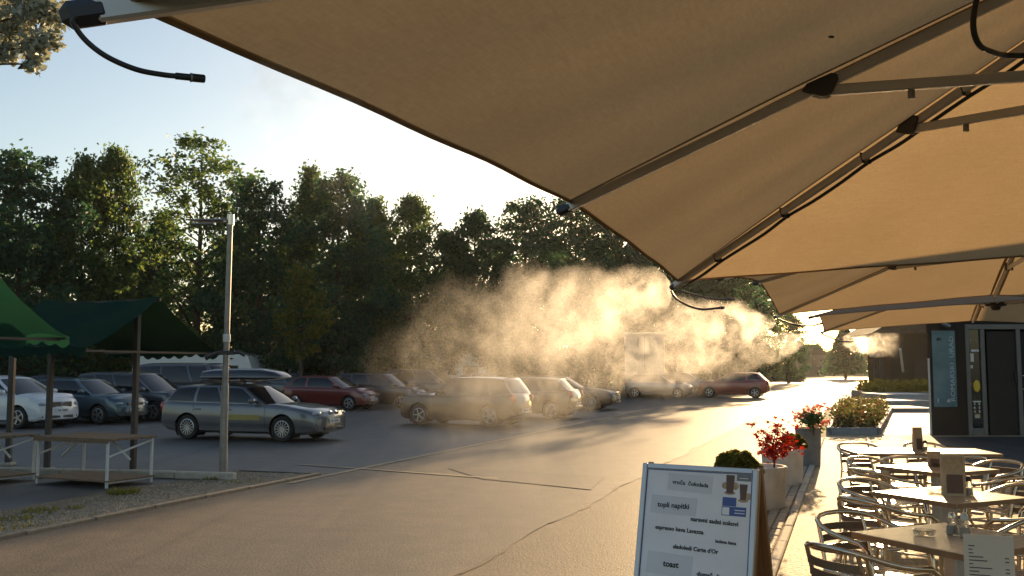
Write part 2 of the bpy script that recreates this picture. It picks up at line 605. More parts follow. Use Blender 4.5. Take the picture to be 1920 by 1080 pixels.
def leaf_mesh(name, centers, size, mat, flat=0.0, aspect=.62, szvar=.35):
    """many small separate leaf faces, one per centre"""
    c = np.asarray(centers, dtype=np.float64)
    n = len(c)
    nrm = rng.normal(size=(n, 3))
    nrm[:, 2] = nrm[:, 2] + flat * np.sign(nrm[:, 2] + 1e-6) * 1.5
    nrm /= np.linalg.norm(nrm, axis=1)[:, None]
    t = rng.normal(size=(n, 3))
    t -= nrm * (t * nrm).sum(1)[:, None]
    t /= np.linalg.norm(t, axis=1)[:, None]
    b = np.cross(nrm, t)
    sz = size * (1 + szvar * rng.uniform(-1, 1, n))[:, None]
    fold = nrm * sz * .12
    v = np.empty((n, 4, 3))
    v[:, 0] = c - t * sz * .5 - fold
    v[:, 1] = c + b * sz * aspect * .5 + fold - t * sz * .06
    v[:, 2] = c + t * sz * .5 - fold
    v[:, 3] = c - b * sz * aspect * .5 + fold - t * sz * .06
    me = bpy.data.meshes.new(name)
    me.vertices.add(n * 4)
    me.vertices.foreach_set('co', v.reshape(-1))
    me.loops.add(n * 4)
    me.loops.foreach_set('vertex_index', np.arange(n * 4, dtype=np.int32))
    me.polygons.add(n)
    me.polygons.foreach_set('loop_start', np.arange(0, n * 4, 4, dtype=np.int32))
    me.polygons.foreach_set('loop_total', np.full(n, 4, dtype=np.int32))
    me.materials.append(mat)
    me.update()
    me.validate()
    return me


# ================================================================== THE SETTING
def quad_uv(u0, u1, v0, v1, z):
    return [UV(u0, v0, z), UV(u1, v0, z), UV(u1, v1, z), UV(u0, v1, z)]


def sheet(name, pts, mat):
    return struct(name, MB().add(pts, [tuple(range(len(pts)))]), mat)


sheet('ground', [(-700, -60, -.012), (700, -60, -.012), (700, 1200, -.012), (-700, 1200, -.012)], MT['earth'])
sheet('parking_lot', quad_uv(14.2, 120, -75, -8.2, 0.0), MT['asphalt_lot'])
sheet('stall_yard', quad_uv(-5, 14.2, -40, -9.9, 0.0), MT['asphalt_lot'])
# road with its bend to the right far ahead
rl = [UV(-15, -8.2, .004), UV(100, -8.2, .004), UV(140, -10, .004), UV(175, -2, .004), UV(200, 18, .004), UV(215, 60, .004)]
rr = [UV(160, 60, .004), UV(150, 34, .004), UV(120, 12, .004), UV(80, 2, .004), UV(45, -.95, .004), UV(-15, -.95, .004)]
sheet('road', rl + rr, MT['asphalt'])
sheet('road_edge_strip', quad_uv(-10, 60, -3.2, -.95, .008), MT['asphalt_rough'])
# repair patch across the road
a, b, c, d = G(840, 878, .012), G(1135, 893, .012), G(1108, 918, .012), G(905, 898, .012)
sheet('road_patch', [a, G(960, 882, .012), b, c, G(990, 906, .012), d], MT['asphalt_patch'])
sheet('terrace', quad_uv(-8, 26, -.62, 14, .014), MT['terrace'])
sheet('terrace_shade_sheet', [G(1690, 819, .018), G(2000, 819, .018), G(2500, 880, .018), G(2300, 930, .018), G(1880, 905, .018), G(1790, 850, .018)], MT['entrance_shade'])  # dark sheet over the terrace, painted where shade falls before the building
sheet('footpath', quad_uv(26, 75, -.62, 9, .012), MT['terrace'])
sheet('gravel_verge', quad_uv(-6, 14.0, -9.9, -8.32, .004), MT['gravel_base'])

# painted edge line and seams
mb = MB()
for (u0, u1) in ((12.8, 21), (21.05, 34), (34.1, 50)):
    n = 10
    for i in range(n):
        s0, s1 = u0 + (u1 - u0) * i / n, u0 + (u1 - u0) * (i + 1) / n
        w = .055 + .015 * random.random()
        mb.add([UV(s0, -8.05 - w, .0135), UV(s1, -8.05 - w, .0135), UV(s1, -8.05 + w, .0135), UV(s0, -8.05 + w, .0135)], [(0, 1, 2, 3)])
struct('edge_line', mb, MT['line'])
mb = MB()
p0, p1 = G(560, 870, .014), G(935, 897, .014)
q = (p1 - p0).normalized()
w = Vector((-q.y, q.x, 0)) * .05
mb.add([p0 - w, p1 - w, p1 + w, p0 + w], [(0, 1, 2, 3)])
for (xa, ya, xb, yb) in ((930, 809, 985, 812), (1040, 796, 1075, 801)):
    p0, p1 = G(xa, ya, .014), G(xb, yb, .014)
    q = (p1 - p0).normalized()
    w = Vector((-q.y, q.x, 0)) * .05
    mb.add([p0 - w, p1 - w, p1 + w, p0 + w], [(0, 1, 2, 3)])
struct('bay_lines', mb, MT['line'])
mb = MB()       # the ragged tar joint along the road
pu = [i * .35 for i in range(-5, 80)]
lo = [UV(u, -3.2 + .05 * math.sin(u * 1.7) + random.uniform(-.03, .03), .0125) for u in pu]
for i in range(len(pu) - 1):
    w = Vector((.006 + .022 * random.random() ** 2, 0, 0))
    mb.add([lo[i] - w, lo[i] + w, lo[i + 1] + w, lo[i + 1] - w], [(0, 1, 2, 3)])
struct('tar_joint', mb, M('tar', (.075, .058, .041), .75, var=.2))

# left road edge: flush concrete edging stones
MT['edging'] = M('edging_concrete', (.24, .195, .14), .9, var=.2, vscale=9, bump=.5)
edging = struct('road_edging', MB().add(quad_uv(-6, 14.2, -8.32, -8.2, .005), [(0, 1, 2, 3)]), MT['gravel_base'])
em = MB().box((0, 0, 0), (.105, .985, .06), bev=.008).mesh('edging_stone', MT['edging'])
for i in range(20):
    o = link('edging_stone', em, edging, UV(-5.5 + i * 1.0, -8.26, .012 + random.uniform(-.004, .004)), ZR + random.uniform(-.006, .006))

# terrace edge: pale setts and a kerb line
kerb = struct('terrace_kerb', MB().add(quad_uv(2, 26, -.95, -.62, .006), [(0, 1, 2, 3)]), MT['gravel_base'])
km = MB().box((0, 0, 0), (.09, .97, .09), bev=.012).mesh('kerb_stone', MT['kerb'])
sm = [MB().box((0, 0, 0), (.105, .195, .05), bev=.012).mesh('sett', MT['brick_pale']) for _ in range(2)]
for i in range(22):
    link('kerb_stone', km, kerb, UV(3.5 + i, -.67, .008 + random.uniform(-.006, .006)), ZR + random.uniform(-.01, .01))
for i in range(100):
    for j in range(2):
        link('sett', sm[j], kerb, UV(4.2 + i * .205 + j * .1, -.79 - j * .115, .002 + random.uniform(-.008, .008)), ZR + random.uniform(-.03, .03))

# kerb by the stalls
mb = MB()
skerb = thing('stall_kerb', 'low concrete kerb running left from the lamp post', 'kerb', (0, 0, 0))
ka, kb = Vector((-4.35, 15.3, 0)), Vector((-10.4, 16.6, 0))
kd = (kb - ka)
n = 6
ks = MB().box((0, 0, 0), (kd.length / n - .012, .15, .12), bev=.02).mesh('kerb_stone', MT['kerb'])
for i in range(n):
    p = ka + kd * ((i + .5) / n)
    link('kerb_stone', ks, skerb, (p.x, p.y, .045 + random.uniform(-.008, .008)), math.atan2(kd.y, kd.x))


# ------------------------------------------------------------------ gravel, tufts
def scatter_stones(name, n, region, s0, s1, mat, label):
    vs, fs = [], []
    base = [(0, 0, .6), (1, 0, 0), (.3, .9, .05), (-.8, .5, 0), (-.7, -.6, .05), (.4, -.9, 0)]
    bf = [(0, 1, 2), (0, 2, 3), (0, 3, 4), (0, 4, 5), (0, 5, 1)]
    for _ in range(n):
        p = region()
        s = random.uniform(s0, s1)
        a = random.uniform(0, 6.28)
        ca, sa = math.cos(a), math.sin(a)
        o = len(vs)
        for x, y, z in base:
            k = random.uniform(.7, 1.2)
            vs.append((p.x + s * k * (x * ca - y * sa), p.y + s * k * (x * sa + y * ca), p.z + s * z * random.uniform(.7, 1.3)))
        fs += [tuple(i + o for i in f) for f in bf]
    me = bpy.data.meshes.new(name)
    me.from_pydata(vs, [], fs)
    me.materials.append(mat)
    return tag(link(name, me), label, 'gravel', kind='stuff')


scatter_stones('gravel', 14000, lambda: UV(random.uniform(4, 14), -8.36 - abs(random.gauss(0, .55)) % 1.5, .003), .008, .028,
               M('gravel_stone', (.30, .24, .17), .85, var=.35, vscale=9), 'loose pale gravel along the left road edge')


def tufts(name, spots, label):
    pts = []
    vs, fs = [], []
    for (p, rad, nb, h) in spots:
        for _ in range(nb):
            a, rr_ = random.uniform(0, 6.28), rad * math.sqrt(random.random())
            b = p + Vector((math.cos(a) * rr_, math.sin(a) * rr_, 0))
            l = Vector((random.gauss(0, .45), random.gauss(0, .45), 1)).normalized() * h * random.uniform(.5, 1.1)
            s = Vector((random.uniform(-1, 1), random.uniform(-1, 1), 0)).normalized() * .008
            o = len(vs)
            vs += [b - s, b + s, b + l * .6 + s * .7, b + l, b + l * .6 - s * .7]
            fs.append((o, o + 1, o + 2, o + 3, o + 4))
    me = bpy.data.meshes.new(name)
    me.from_pydata([tuple(v) for v in vs], [], fs)
    me.materials.append(MT['grass'])
    return tag(link(name, me), label, 'weeds', kind='stuff')


sp = [(G(232, 926), .22, 150, .12), (G(75, 960), .22, 80, .08), (G(30, 975), .2, 60, .08), (G(140, 955), .12, 40, .07), (G(395, 900), .1, 40, .07), (G(455, 905), .3, 60, .05), (G(250, 935), .5, 70, .04), (G(60, 975), .7, 110, .045), (G(10, 990), .3, 60, .06)]
tufts('weeds', sp, 'dry yellowish weeds growing in the gravel verge')


# ------------------------------------------------------------------ trees
def crown_points(h0, h1, rad, nclump, nleaf, crad, shape, seed, lean=0.):
    rs = np.random.default_rng(seed)
    cl = []
    tries = 0
    while len(cl) < nclump and tries < nclump * 60:
        tries += 1
        t = rs.uniform(0, 1)
        z = h0 + (h1 - h0) * t
        rm = rad * shape(t) * (1 + .28 * math.sin(3 * t * 6.28 + seed) * rs.uniform(.3, 1))
        a = rs.uniform(0, 2 * math.pi)
        rm *= 1 + .22 * math.sin(2 * a + seed * 1.3) + .15 * math.sin(5 * a + z)
        rr_ = rm * math.sqrt(rs.uniform(.05, 1.0))
        cl.append((rr_ * math.cos(a) + lean * t, rr_ * math.sin(a), z))
    cl = np.array(cl)
    pts = []
    for c in cl:
        k = int(nleaf * rs.uniform(.5, 1.4))
        r_ = crad * rs.uniform(.55, 1.25)
        p = rs.normal(size=(k, 3)) * np.array([r_, r_, r_ * .75]) * .55 + c
        pts.append(p)
    return np.concatenate(pts), cl


def tree_parts(h, h0, rad, shape, seed, nclump=190, nleaf=62, crad=.75, leaf=.26, trunk=.2, mat='leaf'):
    pts, cl = crown_points(h0, h - .3, rad, nclump, nleaf, crad, shape, seed)
    crown = leaf_mesh('crown', pts, leaf, MT[mat])
    mb = MB()
    rs = random.Random(seed)
    tp = []
    n = 9
    for i in range(n):
        t = i / (n - 1)
        tp.append(Vector((math.sin(t * 3 + seed) * .12 * h / 12, math.cos(t * 2.2 + seed) * .1, h * .93 * t)))
    mb.tube(tp, [trunk * (1.25 if i == 0 else 1) * (1 - .88 * (i / (n - 1)) ** .9) for i in range(n)], 8)
    idx = sorted(range(len(cl)), key=lambda i: rs.random())[:46]
    for i in idx:
        c = Vector(cl[i])
        zb = max(h0 * .75, c.z - math.hypot(c.x, c.y) * rs.uniform(.5, 1.1) - .3)
        t = zb / (h * .93)
        k = min(int(t * (n - 1)), n - 2)
        b = tp[k].lerp(tp[k + 1], t * (n - 1) - k)
        mid = b.lerp(c, .5) + Vector((0, 0, .15 * (c - b).length * rs.uniform(-.3, .6)))
        r0 = trunk * (1 - .85 * t) * .42
        mb.tube([b, mid, c], [r0, r0 * .6, .012], 5)
    return mb.mesh('trunk', MT['bark'], 60), crown


oval = lambda t: (max(0.03, math.sin(math.pi * min(1, (t * .93 + .07))) ** .6)) * (1 - .25 * t)
column = lambda t: min(1, t * 4 + .35) * (1 - t ** 3.2) ** .7 * .95 + .05
broad = lambda t: max(.05, math.sin(math.pi * (t * .88 + .1)) ** .5)
TV = [tree_parts(15, 1.6, 2.9, column, 3, 300, 56, .62, .25, .22),
      tree_parts(13, 1.8, 2.6, oval, 5, 270, 56, .58, .24, .2),
      tree_parts(14, 2.0, 3.2, broad, 8, 300, 58, .65, .26, .24, 'leaf_dark'),
      tree_parts(12, 1.4, 2.4, column, 12, 250, 58, .55, .24, .18, 'leaf_dark'),
      tree_parts(16, 3.0, 3.0, broad, 17, 180, 50, .6, .25, .24, 'leaf')]
TVH = [15, 13, 14, 12, 16]

TREE_LABELS = {}


def tree(var, px, d, topy, label, group='trees behind the car park', sxy=1.0, rot=None):
    p = D(px, 690, d)
    top = D(px, topy, d).z
    k = top / TVH[var]
    o = thing('tree', label, 'tree', (p.x, p.y, 0), random.uniform(0, 6.28) if rot is None else rot, group)
    o.scale = (k * sxy, k * sxy, k)
    link('trunk', TV[var][0], o)
    link('crown', TV[var][1], o)
    return o


front = [
    (2, 25, 50, 285, 'dark broad tree at the left edge of the photo, above the green stalls', 1.1),
    (1, 145, 52, 292, 'slim pale green tree left of the taller twin crown above the stall roof', .9),
    (0, 205, 54, 278, 'slender airy tree with a loose top, left of the gap in the tree line', .75),
    (4, 365, 53, 250, 'tallest tree of the row, airy top directly above the lamp head', 1.2),
    (3, 300, 57, 395, 'low dark conical tree seen through the gap left of the tallest tree', .8),
    (2, 480, 52, 335, 'dark dense tree just right of the lamp post', .95),
    (1, 575, 55, 312, 'tree with a thin wispy top left of the round dark crown', .8),
    (2, 628, 53, 325, 'round topped dark tree standing above the red car', 1.0),
    (1, 700, 56, 372, 'mid green tree between the round topped tree and the pale one', 1.0),
    (0, 768, 57, 368, 'pale olive slim tree left of the dip in the tree line', .95),
    (3, 835, 60, 430, 'low tree at the dip in the tree line above the misty car', 1.0),
    (3, 893, 60, 393, 'pointed dark tree right of the dip in the tree line', 1.05),
    (2, 985, 62, 372, 'dark tree whose tip pokes up beside the parasol edge', 1.0),
    (2, 1080, 64, 365, 'dark tree whose top is cut off by the parasol edge above the mist', 1.1),
    (3, 1165, 66, 385, 'dark tree behind the brightest part of the mist, right of the others', 1.1),
    (2, 1255, 72, 400, 'dark tree in the gap between the two mist plumes', 1.1),
    (2, 1345, 78, 395, 'tall tree behind the second mist plume, mostly hidden by the parasols', 1.2),
    (1, 1425, 95, 520, 'tree behind the red hatchback in the bright mist', 1.3),
    (3, 1480, 110, 585, 'last small tree of the row, left of the far house', 1.4),
]
for t in front:
    tree(*t[:5], sxy=t[5])
# second, darker rank that closes the view between the trunks
RWHERE = ['cut off by the left photo edge', 'between the left edge tree and the slim pale tree', 'behind the gap left of the tallest tree', 'behind the lamp pole',
          'between the dense tree by the lamp and the round topped tree', 'just right of the round topped tree', 'left of the pale olive tree', 'at the dip in the tree line',
          'just right of the pointed tree', 'between the two trees under the parasol corner', 'above the start of the bright mist', 'left of the gap between the mist plumes',
          'behind the second mist plume, above the truck', 'above the white cars, veiled by mist']
for i, (px, d, ty) in enumerate([(-40, 62, 330), (85, 64, 370), (250, 66, 430), (420, 66, 400), (530, 68, 400), (665, 68, 400), (735, 70, 420), (850, 72, 450), (940, 74, 430), (1040, 76, 410), (1130, 80, 420), (1215, 84, 430), (1300, 90, 440), (1380, 96, 470)]):
    tree((2, 3)[i % 2], px, d, ty + 45, 'dark rear tree ' + RWHERE[i], 'rear rank of trees behind the car park', 1.35)

# low hedges under the trees
def hedge(name, px0, px1, d, h, depth, label, mat='leaf_dark', n=9000, leaf=.16, cat='hedge', group=None, z0=0.):
    a, b = D(px0, 690, d), D(px1, 690, d)
    L = b.x - a.x
    o = thing(name, label, cat, (a.x, d, 0), 0, group)
    ph = random.uniform(0, 6)
    x = rng.uniform(0, L, n)
    hh = h * (.86 + .14 * np.sin(x * 1.3 + ph) * np.sin(x * .47 + 1))
    z = z0 + (hh - z0) * rng.uniform(0, 1, n) ** .8
    y = rng.uniform(-depth / 2, depth / 2, n)
    link('foliage', leaf_mesh('foliage', np.stack([x, y, z], 1), leaf, MT[mat]), o)
    MBs = MB()
    for i in range(max(3, int(L / .8))):
        xx = (i + .5) * L / max(3, int(L / .8))
        MBs.tube([(xx, 0, 0), (xx + random.uniform(-.2, .2), random.uniform(-.2, .2), h * .8)], [.05, .015], 5)
    MBs.obj('stems', MT['bark'], o)
    return o


hedge('hedge', -60, 560, 60, 3.4, 1.6, 'tall dark hedge under the trees behind the left cars', n=16000, leaf=.24)
hedge('hedge', 560, 1130, 68, 3.6, 1.6, 'tall dark hedge under the trees behind the misty cars', n=16000, leaf=.26)
hedge('hedge', 1130, 1430, 88, 3.8, 1.6, 'tall hedge behind the truck and the white cars', n=10000, leaf=.3)
hedge('hedge', 1360, 1478, 125, 1.3, 3., 'low dark clipped hedge right of the far red hatchback', n=9000, leaf=.2)
hedge('hedge', 1478, 1505, 122, 1.0, 3., 'short hedge end beside the bright road bend', n=2500, leaf=.2)
hedge('hedge', 1530, 1720, 235, 6.0, 4, 'far brownish green hedge beyond the road bend', mat='leaf_box', n=14000, leaf=.55)
hedge('hedge', 1380, 1560, 245, 7.5, 4, 'far bushes under the house beyond the road bend', mat='leaf_box', n=12000, leaf=.55)
hedge('hedge', 1660, 1730, 75, 2.2, 2.0, 'dark shrubs beside the two dark posts near the annex', n=7000, leaf=.2)

# small tree in front of the dark row, sunlight painted into its leaves
pts, cl = crown_points(2.4, 6.4, 1.35, 60, 55, .42, oval, 31)
sunlit = thing('tree', 'small tree with sunlight painted into its yellow green leaves, in front of the dark row above the roof box', 'tree', D(562, 690, 46).xy.to_3d(), 0, 'trees behind the car park')
link('crown', leaf_mesh('crown', pts, .2, MT['leaf_sun_tint']), sunlit)
mb = MB().tube([(0, 0, 0), (.05, 0, 1.6), (-.02, .05, 3.2), (.03, 0, 6.0)], [.11, .09, .06, .015], 7)
for i in range(0, len(cl), 4):
    c = Vector(cl[i])
    mb.tube([(0, 0, max(1.2, c.z - .9)), c], [.03, .008], 4)
mb.obj('trunk', MT['bark'], sunlit, 60)

# near tree branch in the top left corner, haze painted into its leaves
near = thing('tree', 'near tree branch with haze painted into its leaves, hanging into the top left corner', 'tree', (-9.0, 12.5, 0))
tip = D(55, 95, 12.0) - Vector((-9.0, 12.5, 0))
pts = []
rs = np.random.default_rng(5)
blobs = [(D(70, 20, 12.0), .42), (D(30, 55, 12.2), .36), (D(15, 100, 12.1), .15), (D(65, 88, 12.0), .22), (D(62, 120, 12.0), .12), (D(95, 75, 12.0), .15), (D(100, 25, 12.1), .16), (D(-40, 60, 12.3), .5), (D(40, -40, 12.2), .6), (D(-60, -60, 12.6), .9), (D(-150, 0, 12.4), .8), (D(-200, 120, 12.6), .6), (D(-120, -200, 12.8), 1.2)]
for p, r_ in blobs:
    k = int(270 * (r_ / .3) ** 1.6) + 36
    q = rs.normal(size=(k, 3))
    q /= np.linalg.norm(q, axis=1)[:, None]
    q *= (rs.uniform(0, 1, k) ** .5)[:, None] * r_ * (1 + .35 * np.sin(q[:, :1] * 7 + r_ * 40) * np.sin(q[:, 2:] * 6))
    pts.append(q + np.array(p - Vector((-9.0, 12.5, 0))))
link('crown', leaf_mesh('crown', np.concatenate(pts), .10, MT['leaf_haze_tint']), near)
mb = MB().tube([(0, 0, 0), (.1, 0, 3), (.25, -.1, 6.2), (.6, -.2, 8.5)], [.22, .18, .13, .04], 8)
for p, r_ in blobs:
    q = p - Vector((-9.0, 12.5, 0))
    for _ in range(9):
        e = q + Vector((rs.normal(), rs.normal(), rs.normal())) * r_ * .6
        mb.tube([q.lerp(Vector((.2, 0, 5.0)), .08), q.lerp(e, .5) + Vector((0, 0, .04)), e], [.008, .005, .003], 4)
    mb.tube([(.2, 0, 5.0), Vector((.2, 0, 5.0)).lerp(q, .55) + Vector((0, 0, .35)), q], [.05, .025, .008], 5)
mb.obj('trunk', MT['bark'], near, 60)

# conifer and house in the far distance
con = thing('conifer', 'dark spiky conifer right of the far house under the parasol edge', 'tree', D(1585, 690, 150).xy.to_3d())
pts = []
for k in range(16):
    z = 1.2 + k * .44
    r_ = 3.9 * (1 - k / 17) + .2
    for j in range(8):
        a = j * .785 + k * .5
        for s in np.linspace(.15, 1, 26):
            pts.append((r_ * s * math.cos(a) + random.gauss(0, .08), r_ * s * math.sin(a) + random.gauss(0, .08), z - .35 * s * s + random.gauss(0, .07)))
link('crown', leaf_mesh('crown', pts, .75, MT['leaf_dark'], aspect=.4), con)
MB().tube([(0, 0, 0), (0, 0, 8.2)], [.25, .03], 7).obj('trunk', MT['bark'], con)

hs = thing('house', 'small dark gabled house far away at the end of the road', 'house', D(1516, 690, 215).xy.to_3d(), R(25))
MB().box((0, 0, 2.3), (4.6, 6, 4.6)).obj('wall', MT['house_wall'], hs)
mb = MB()
mb.add([(-2.7, -3.3, 4.55), (2.7, -3.3, 4.55), (0, -3.3, 7.0), (-2.7, 3.3, 4.55), (2.7, 3.3, 4.55), (0, 3.3, 7.0)],
       [(0, 1, 2), (3, 5, 4), (0, 2, 5, 3), (1, 4, 5, 2), (0, 3, 4, 1)])
mb.obj('roof', MT['roof_tile'], hs)
for x in (-1.2, 1.1):
    w_ = MB().box((x, -3.02, 3.2), (.9, .06, 1.2)).obj('window', MT['pane'], hs)
MB().box((.2, -3.02, 1.0), (1.0, .06, 2.0)).obj('door', MT['door'], hs)

# ------------------------------------------------------------------ post office style building on the right
bx0, by0 = 10.83, 25.1
bld = thing('office_building', 'grey rendered building with dark glazed door behind the terrace tables', 'building', (bx0, by0, 0), R(-1.5))
mb = MB()
W0 = 2.2 - 1.19            # wall pier left of the door frame
mb.prism([(0, 0), (1, 0), (1, 1.25), (4.2, 7), (3.3, 7)], 0, 5.8)
mb.prism([(1, .003), (9.9, .003), (9.9, 7), (4.2, 7), (1, 1.25)], 2.9, 5.8)      # upper storey over the entrance
mb.box((7.9, 3.5, 1.45), (4.2, 6.8, 2.9))
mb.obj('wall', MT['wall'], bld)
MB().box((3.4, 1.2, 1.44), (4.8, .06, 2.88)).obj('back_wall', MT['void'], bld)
fr = MB()
for x in (1.05, 1.44, 2.36):
    fr.box((x, .05, 1.38), (.11, .12, 2.76), bev=.01)
fr.box((3.4, .05, 2.82), (4.8, .12, .14), bev=.01)
fr.box((1.245, .05, .1), (.28, .1, .2), bev=.01)
fr.obj('door_frame', MT['frame_metal'], bld)
pane = MB().box((1.245, .06, 1.5), (.27, .012, 2.55)).obj('side_window', MT['pane'], bld)
MB().box((1.25, .04, 2.2), (.2, .02, .05)).obj('shelf', MT['white_metal'], bld)
MB().box((1.25, .04, .88), (.2, .02, .03)).obj('shelf', MT['white_metal'], bld)
MB().box((1.17, .04, 2.02), (.08, .02, .22)).obj('notice', MT['paper'], bld)
MB().box((1.15, .042, 1.78), (.06, .02, .08)).obj('notice', MT['paper'], bld)
MB().ell((1.26, .03, 1.28), (.09, .02, .16)).obj('yellow_jar', MT['yellow'], bld, 60)
for k in range(3):
    for sx in (-.06, .06):
        MB().box((1.25 + sx, .042, .62 + k * .1), (.025, .02, .06)).obj('bottle', MT['white_metal'], bld)
MB().box((1.25, .045, .5), (.13, .02, .1)).obj('basket', MT['menu_wood'], bld)
dr = MB().box((1.93, .07, 1.36), (.74, .05, 2.7), bev=.01).obj('door', MT['door'], bld)
MB().box((2.26, .02, 1.5), (.03, .06, .3), bev=.008).obj('handle', MT['black_plastic'], dr)
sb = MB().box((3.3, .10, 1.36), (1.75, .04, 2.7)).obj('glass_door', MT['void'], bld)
MB().box((3.3, .05, 1.55), (1.7, .04, .02)).obj('push_bar', MT['alu_dull'], sb)
MB().box((3.3, .05, 1.2), (1.7, .04, .02)).obj('push_bar', MT['alu_dull'], sb)
MB().box((.02, -.02, 1.0), (.04, .04, 2.0)).obj('corner_strip', MT['alu_dull'], bld)
# floodlight above the sign
fl = MB().box((.43, -.16, 2.88), (.22, .1, .08), bev=.01, m=Matrix.Translation((.43, -.2, 2.86)) @ Matrix.Rotation(R(22), 4, 'Y') @ Matrix.Rotation(R(-20), 4, 'X')).obj('floodlight', MT['galv'], bld)
MB().bar((.36, -.18, 2.9), (.36, 0, 2.95), .03, .03).obj('floodlight_arm', MT['galv'], bld)
# teal wall sign
sg = thing('wall_sign', 'tall narrow teal wall sign with vertical lettering on the grey building', 'sign', (bx0 + .42, by0 - .03, 1.73), R(-1.5))
MB().box((0, 0, 0), (.60, .02, 1.98), bev=.005).obj('panel', MT['teal'], sg)
tm = text_mesh('lettering', 'ROMARSKI  URAD', .21, MT['sign_text'])
t = link('lettering', tm, sg, (.2, -.0125, -.0))
t.rotation_euler = Euler((R(90), R(-90), 0), 'XYZ')
t.scale = (1.0, .75, 1)
mb = MB()                      # small dove-like emblem
mb.prism([(-.06, .0), (-.02, .05), (.02, .02), (.06, .06), (.04, 0), (.06, -.05), (0, -.02), (-.05, -.06)], 0, .004)
e = mb.obj('emblem', MT['ink'], sg, loc=(-.12, -.0125, .77))
e.rotation_euler = (R(90), 0, 0)
mb = MB().prism([(-.03, -.05), (.0, -.05), (.0, .05), (-.02, .06)], 0, .004)
mb.prism([(.2, -.03), (.28, -.06), (.3, .02), (.26, .05)], 0, .004)
e = mb.obj('emblem', MT['sign_text'], sg, loc=(-.18, -.0125, -.82))
e.rotation_euler = (R(90), 0, 0)

# paved forecourt and steps beside it
fc = struct('forecourt', MB().add([(9.62, 25.2, .02), (10.8, 25.2, .02), (14.6, 37.5, .02), (17.6, 37.5, .02), (17.6, 38.5, .02), (15.0, 38.5, .02)], [(0, 1, 3, 2)]), MT['paving'])
st = thing('entrance_steps', 'shallow pale concrete steps between the flower bed and the building', 'steps', (0, 0, 0))
for k in range(3):
    a, b = D(1663, 690, 38 + k * 3.2), D(1742, 690, 38 + k * 3.2)
    MB().box(((a.x + b.x) / 2, 38 + k * 3.2 + 1.5, .09 + .09 * k), (b.x - a.x + .3, 3.1, .18 + .18 * k), bev=.01).obj('step', MT['paving'], st)

# dark annex further back with a leaning white pole
an = thing('annex', 'dark low annex with an overhanging roof left of the grey building', 'building', D(1672, 690, 64).xy.to_3d(), R(-6))
MB().box((4.2, 3, 2.0), (8.4, 6, 4.0)).obj('wall', MT['wall_dark'], an)
mb = MB()
mb.add([(-1.6, -1.2, 4.0), (9, -1.2, 4.0), (9, 7, 4.0), (-1.6, 7, 4.0), (1.2, -1.2, 5.6), (9, -1.2, 6.4), (9, 7, 6.4), (1.2, 7, 5.6)],
       [(0, 3, 2, 1), (4, 5, 6, 7), (0, 1, 5, 4), (1, 2, 6, 5), (2, 3, 7, 6), (3, 0, 4, 7)])
mb.obj('roof', MT['roof_tile'], an)
MB().box((2.0, -.02, 1.1), (1.1, .08, 2.2)).obj('door', MT['void'], an)
pl = thing('leaning_pole', 'pale leaning pole against the dark annex', 'pole', G(1698, 738))
pa, pb = Vector((0, 0, 0)), D(1688, 655, 62) - G(1698, 738)
MB().tube([pa, pb], [.09, .08], 8).obj('pole', MT['white_metal'], pl)
ps = thing('post_stand', 'pair of dark posts with a flat round cap beside the yellow bed', 'stand', D(1647, 690, 62).xy.to_3d())
MB().box((-.16, 0, .9), (.26, .2, 1.8), bev=.03).obj('post', MT['dark_metal'], ps)
MB().box((.22, .1, 1.15), (.2, .18, 2.3), bev=.03).obj('post', MT['dark_metal'], ps)
MB().lathe([(.05, 2.48), (.42, 2.5), (.45, 2.56), (.2, 2.64), (.01, 2.66)], 16).obj('cap', MT['galv'], ps, 40, loc=(-.1, 0, -.05))
MB().tube([(-.1, 0, 1.7), (-.1, 0, 2.45)], .06, 8).obj('pole', MT['dark_metal'], ps)


# flower beds
def bed(name, pts, label, mat, n, hmin, hmax, leaf, frame_h, frame_mat, frame=True, cat='flower bed'):
    o = thing(name, label, cat, (0, 0, 0))
    c = sum((Vector(p) for p in pts), Vector()) / len(pts)
    if frame:
        for i in range(len(pts)):
            a, b = Vector(pts[i]), Vector(pts[(i + 1) % len(pts)])
            dirv = (b - a).normalized()
            MB().bar(a + Vector((0, 0, frame_h / 2)) + dirv * .06, b + Vector((0, 0, frame_h / 2)) - dirv * .06, .12, frame_h, bev=.012).obj('kerb_board', frame_mat, o)
    MB().add([tuple(Vector(p) + Vector((0, 0, frame_h * .7))) for p in pts], [tuple(range(len(pts)))]).obj('soil', MT['soil'], o)
    P = [np.array(Vector(p)) for p in pts]
    q = []
    # plants: clusters of upright leaves
    for _ in range(n):
        s, t = random.uniform(.06, .94), random.uniform(.04, .96)
        base = (P[0] * (1 - s) + P[1] * s) * (1 - t) + (P[3] * (1 - s) + P[2] * s) * t
        h = random.uniform(hmin, hmax)
        for k in range(16):
            z = frame_h * .7 + h * random.random()
            q.append((base[0] + random.gauss(0, .09), base[1] + random.gauss(0, .09), z))
    f = link('plants', leaf_mesh('plants', q, leaf, MT[mat]), o)
    f['kind'] = 'stuff'
    return o


bed('flower_bed', [(8.25, 25.25, 0), (9.55, 25.25, 0), (15.3, 39, 0), (13.2, 39, 0)], 'grey edged bed of red and green plants in front of the building', 'leaf_bed', 330, .25, .62, .10, .2, MT['pot_dark'])
bed('flower_bed', [(19.2, 52, 0), (23.2, 51.4, 0), (24.5, 56.5, 0), (20.6, 58.5, 0)], 'low bed of yellow green plants in front of the dark annex', 'leaf_yellow', 360, .3, .8, .2, .45, MT['pot_dark'])

exec_after = []

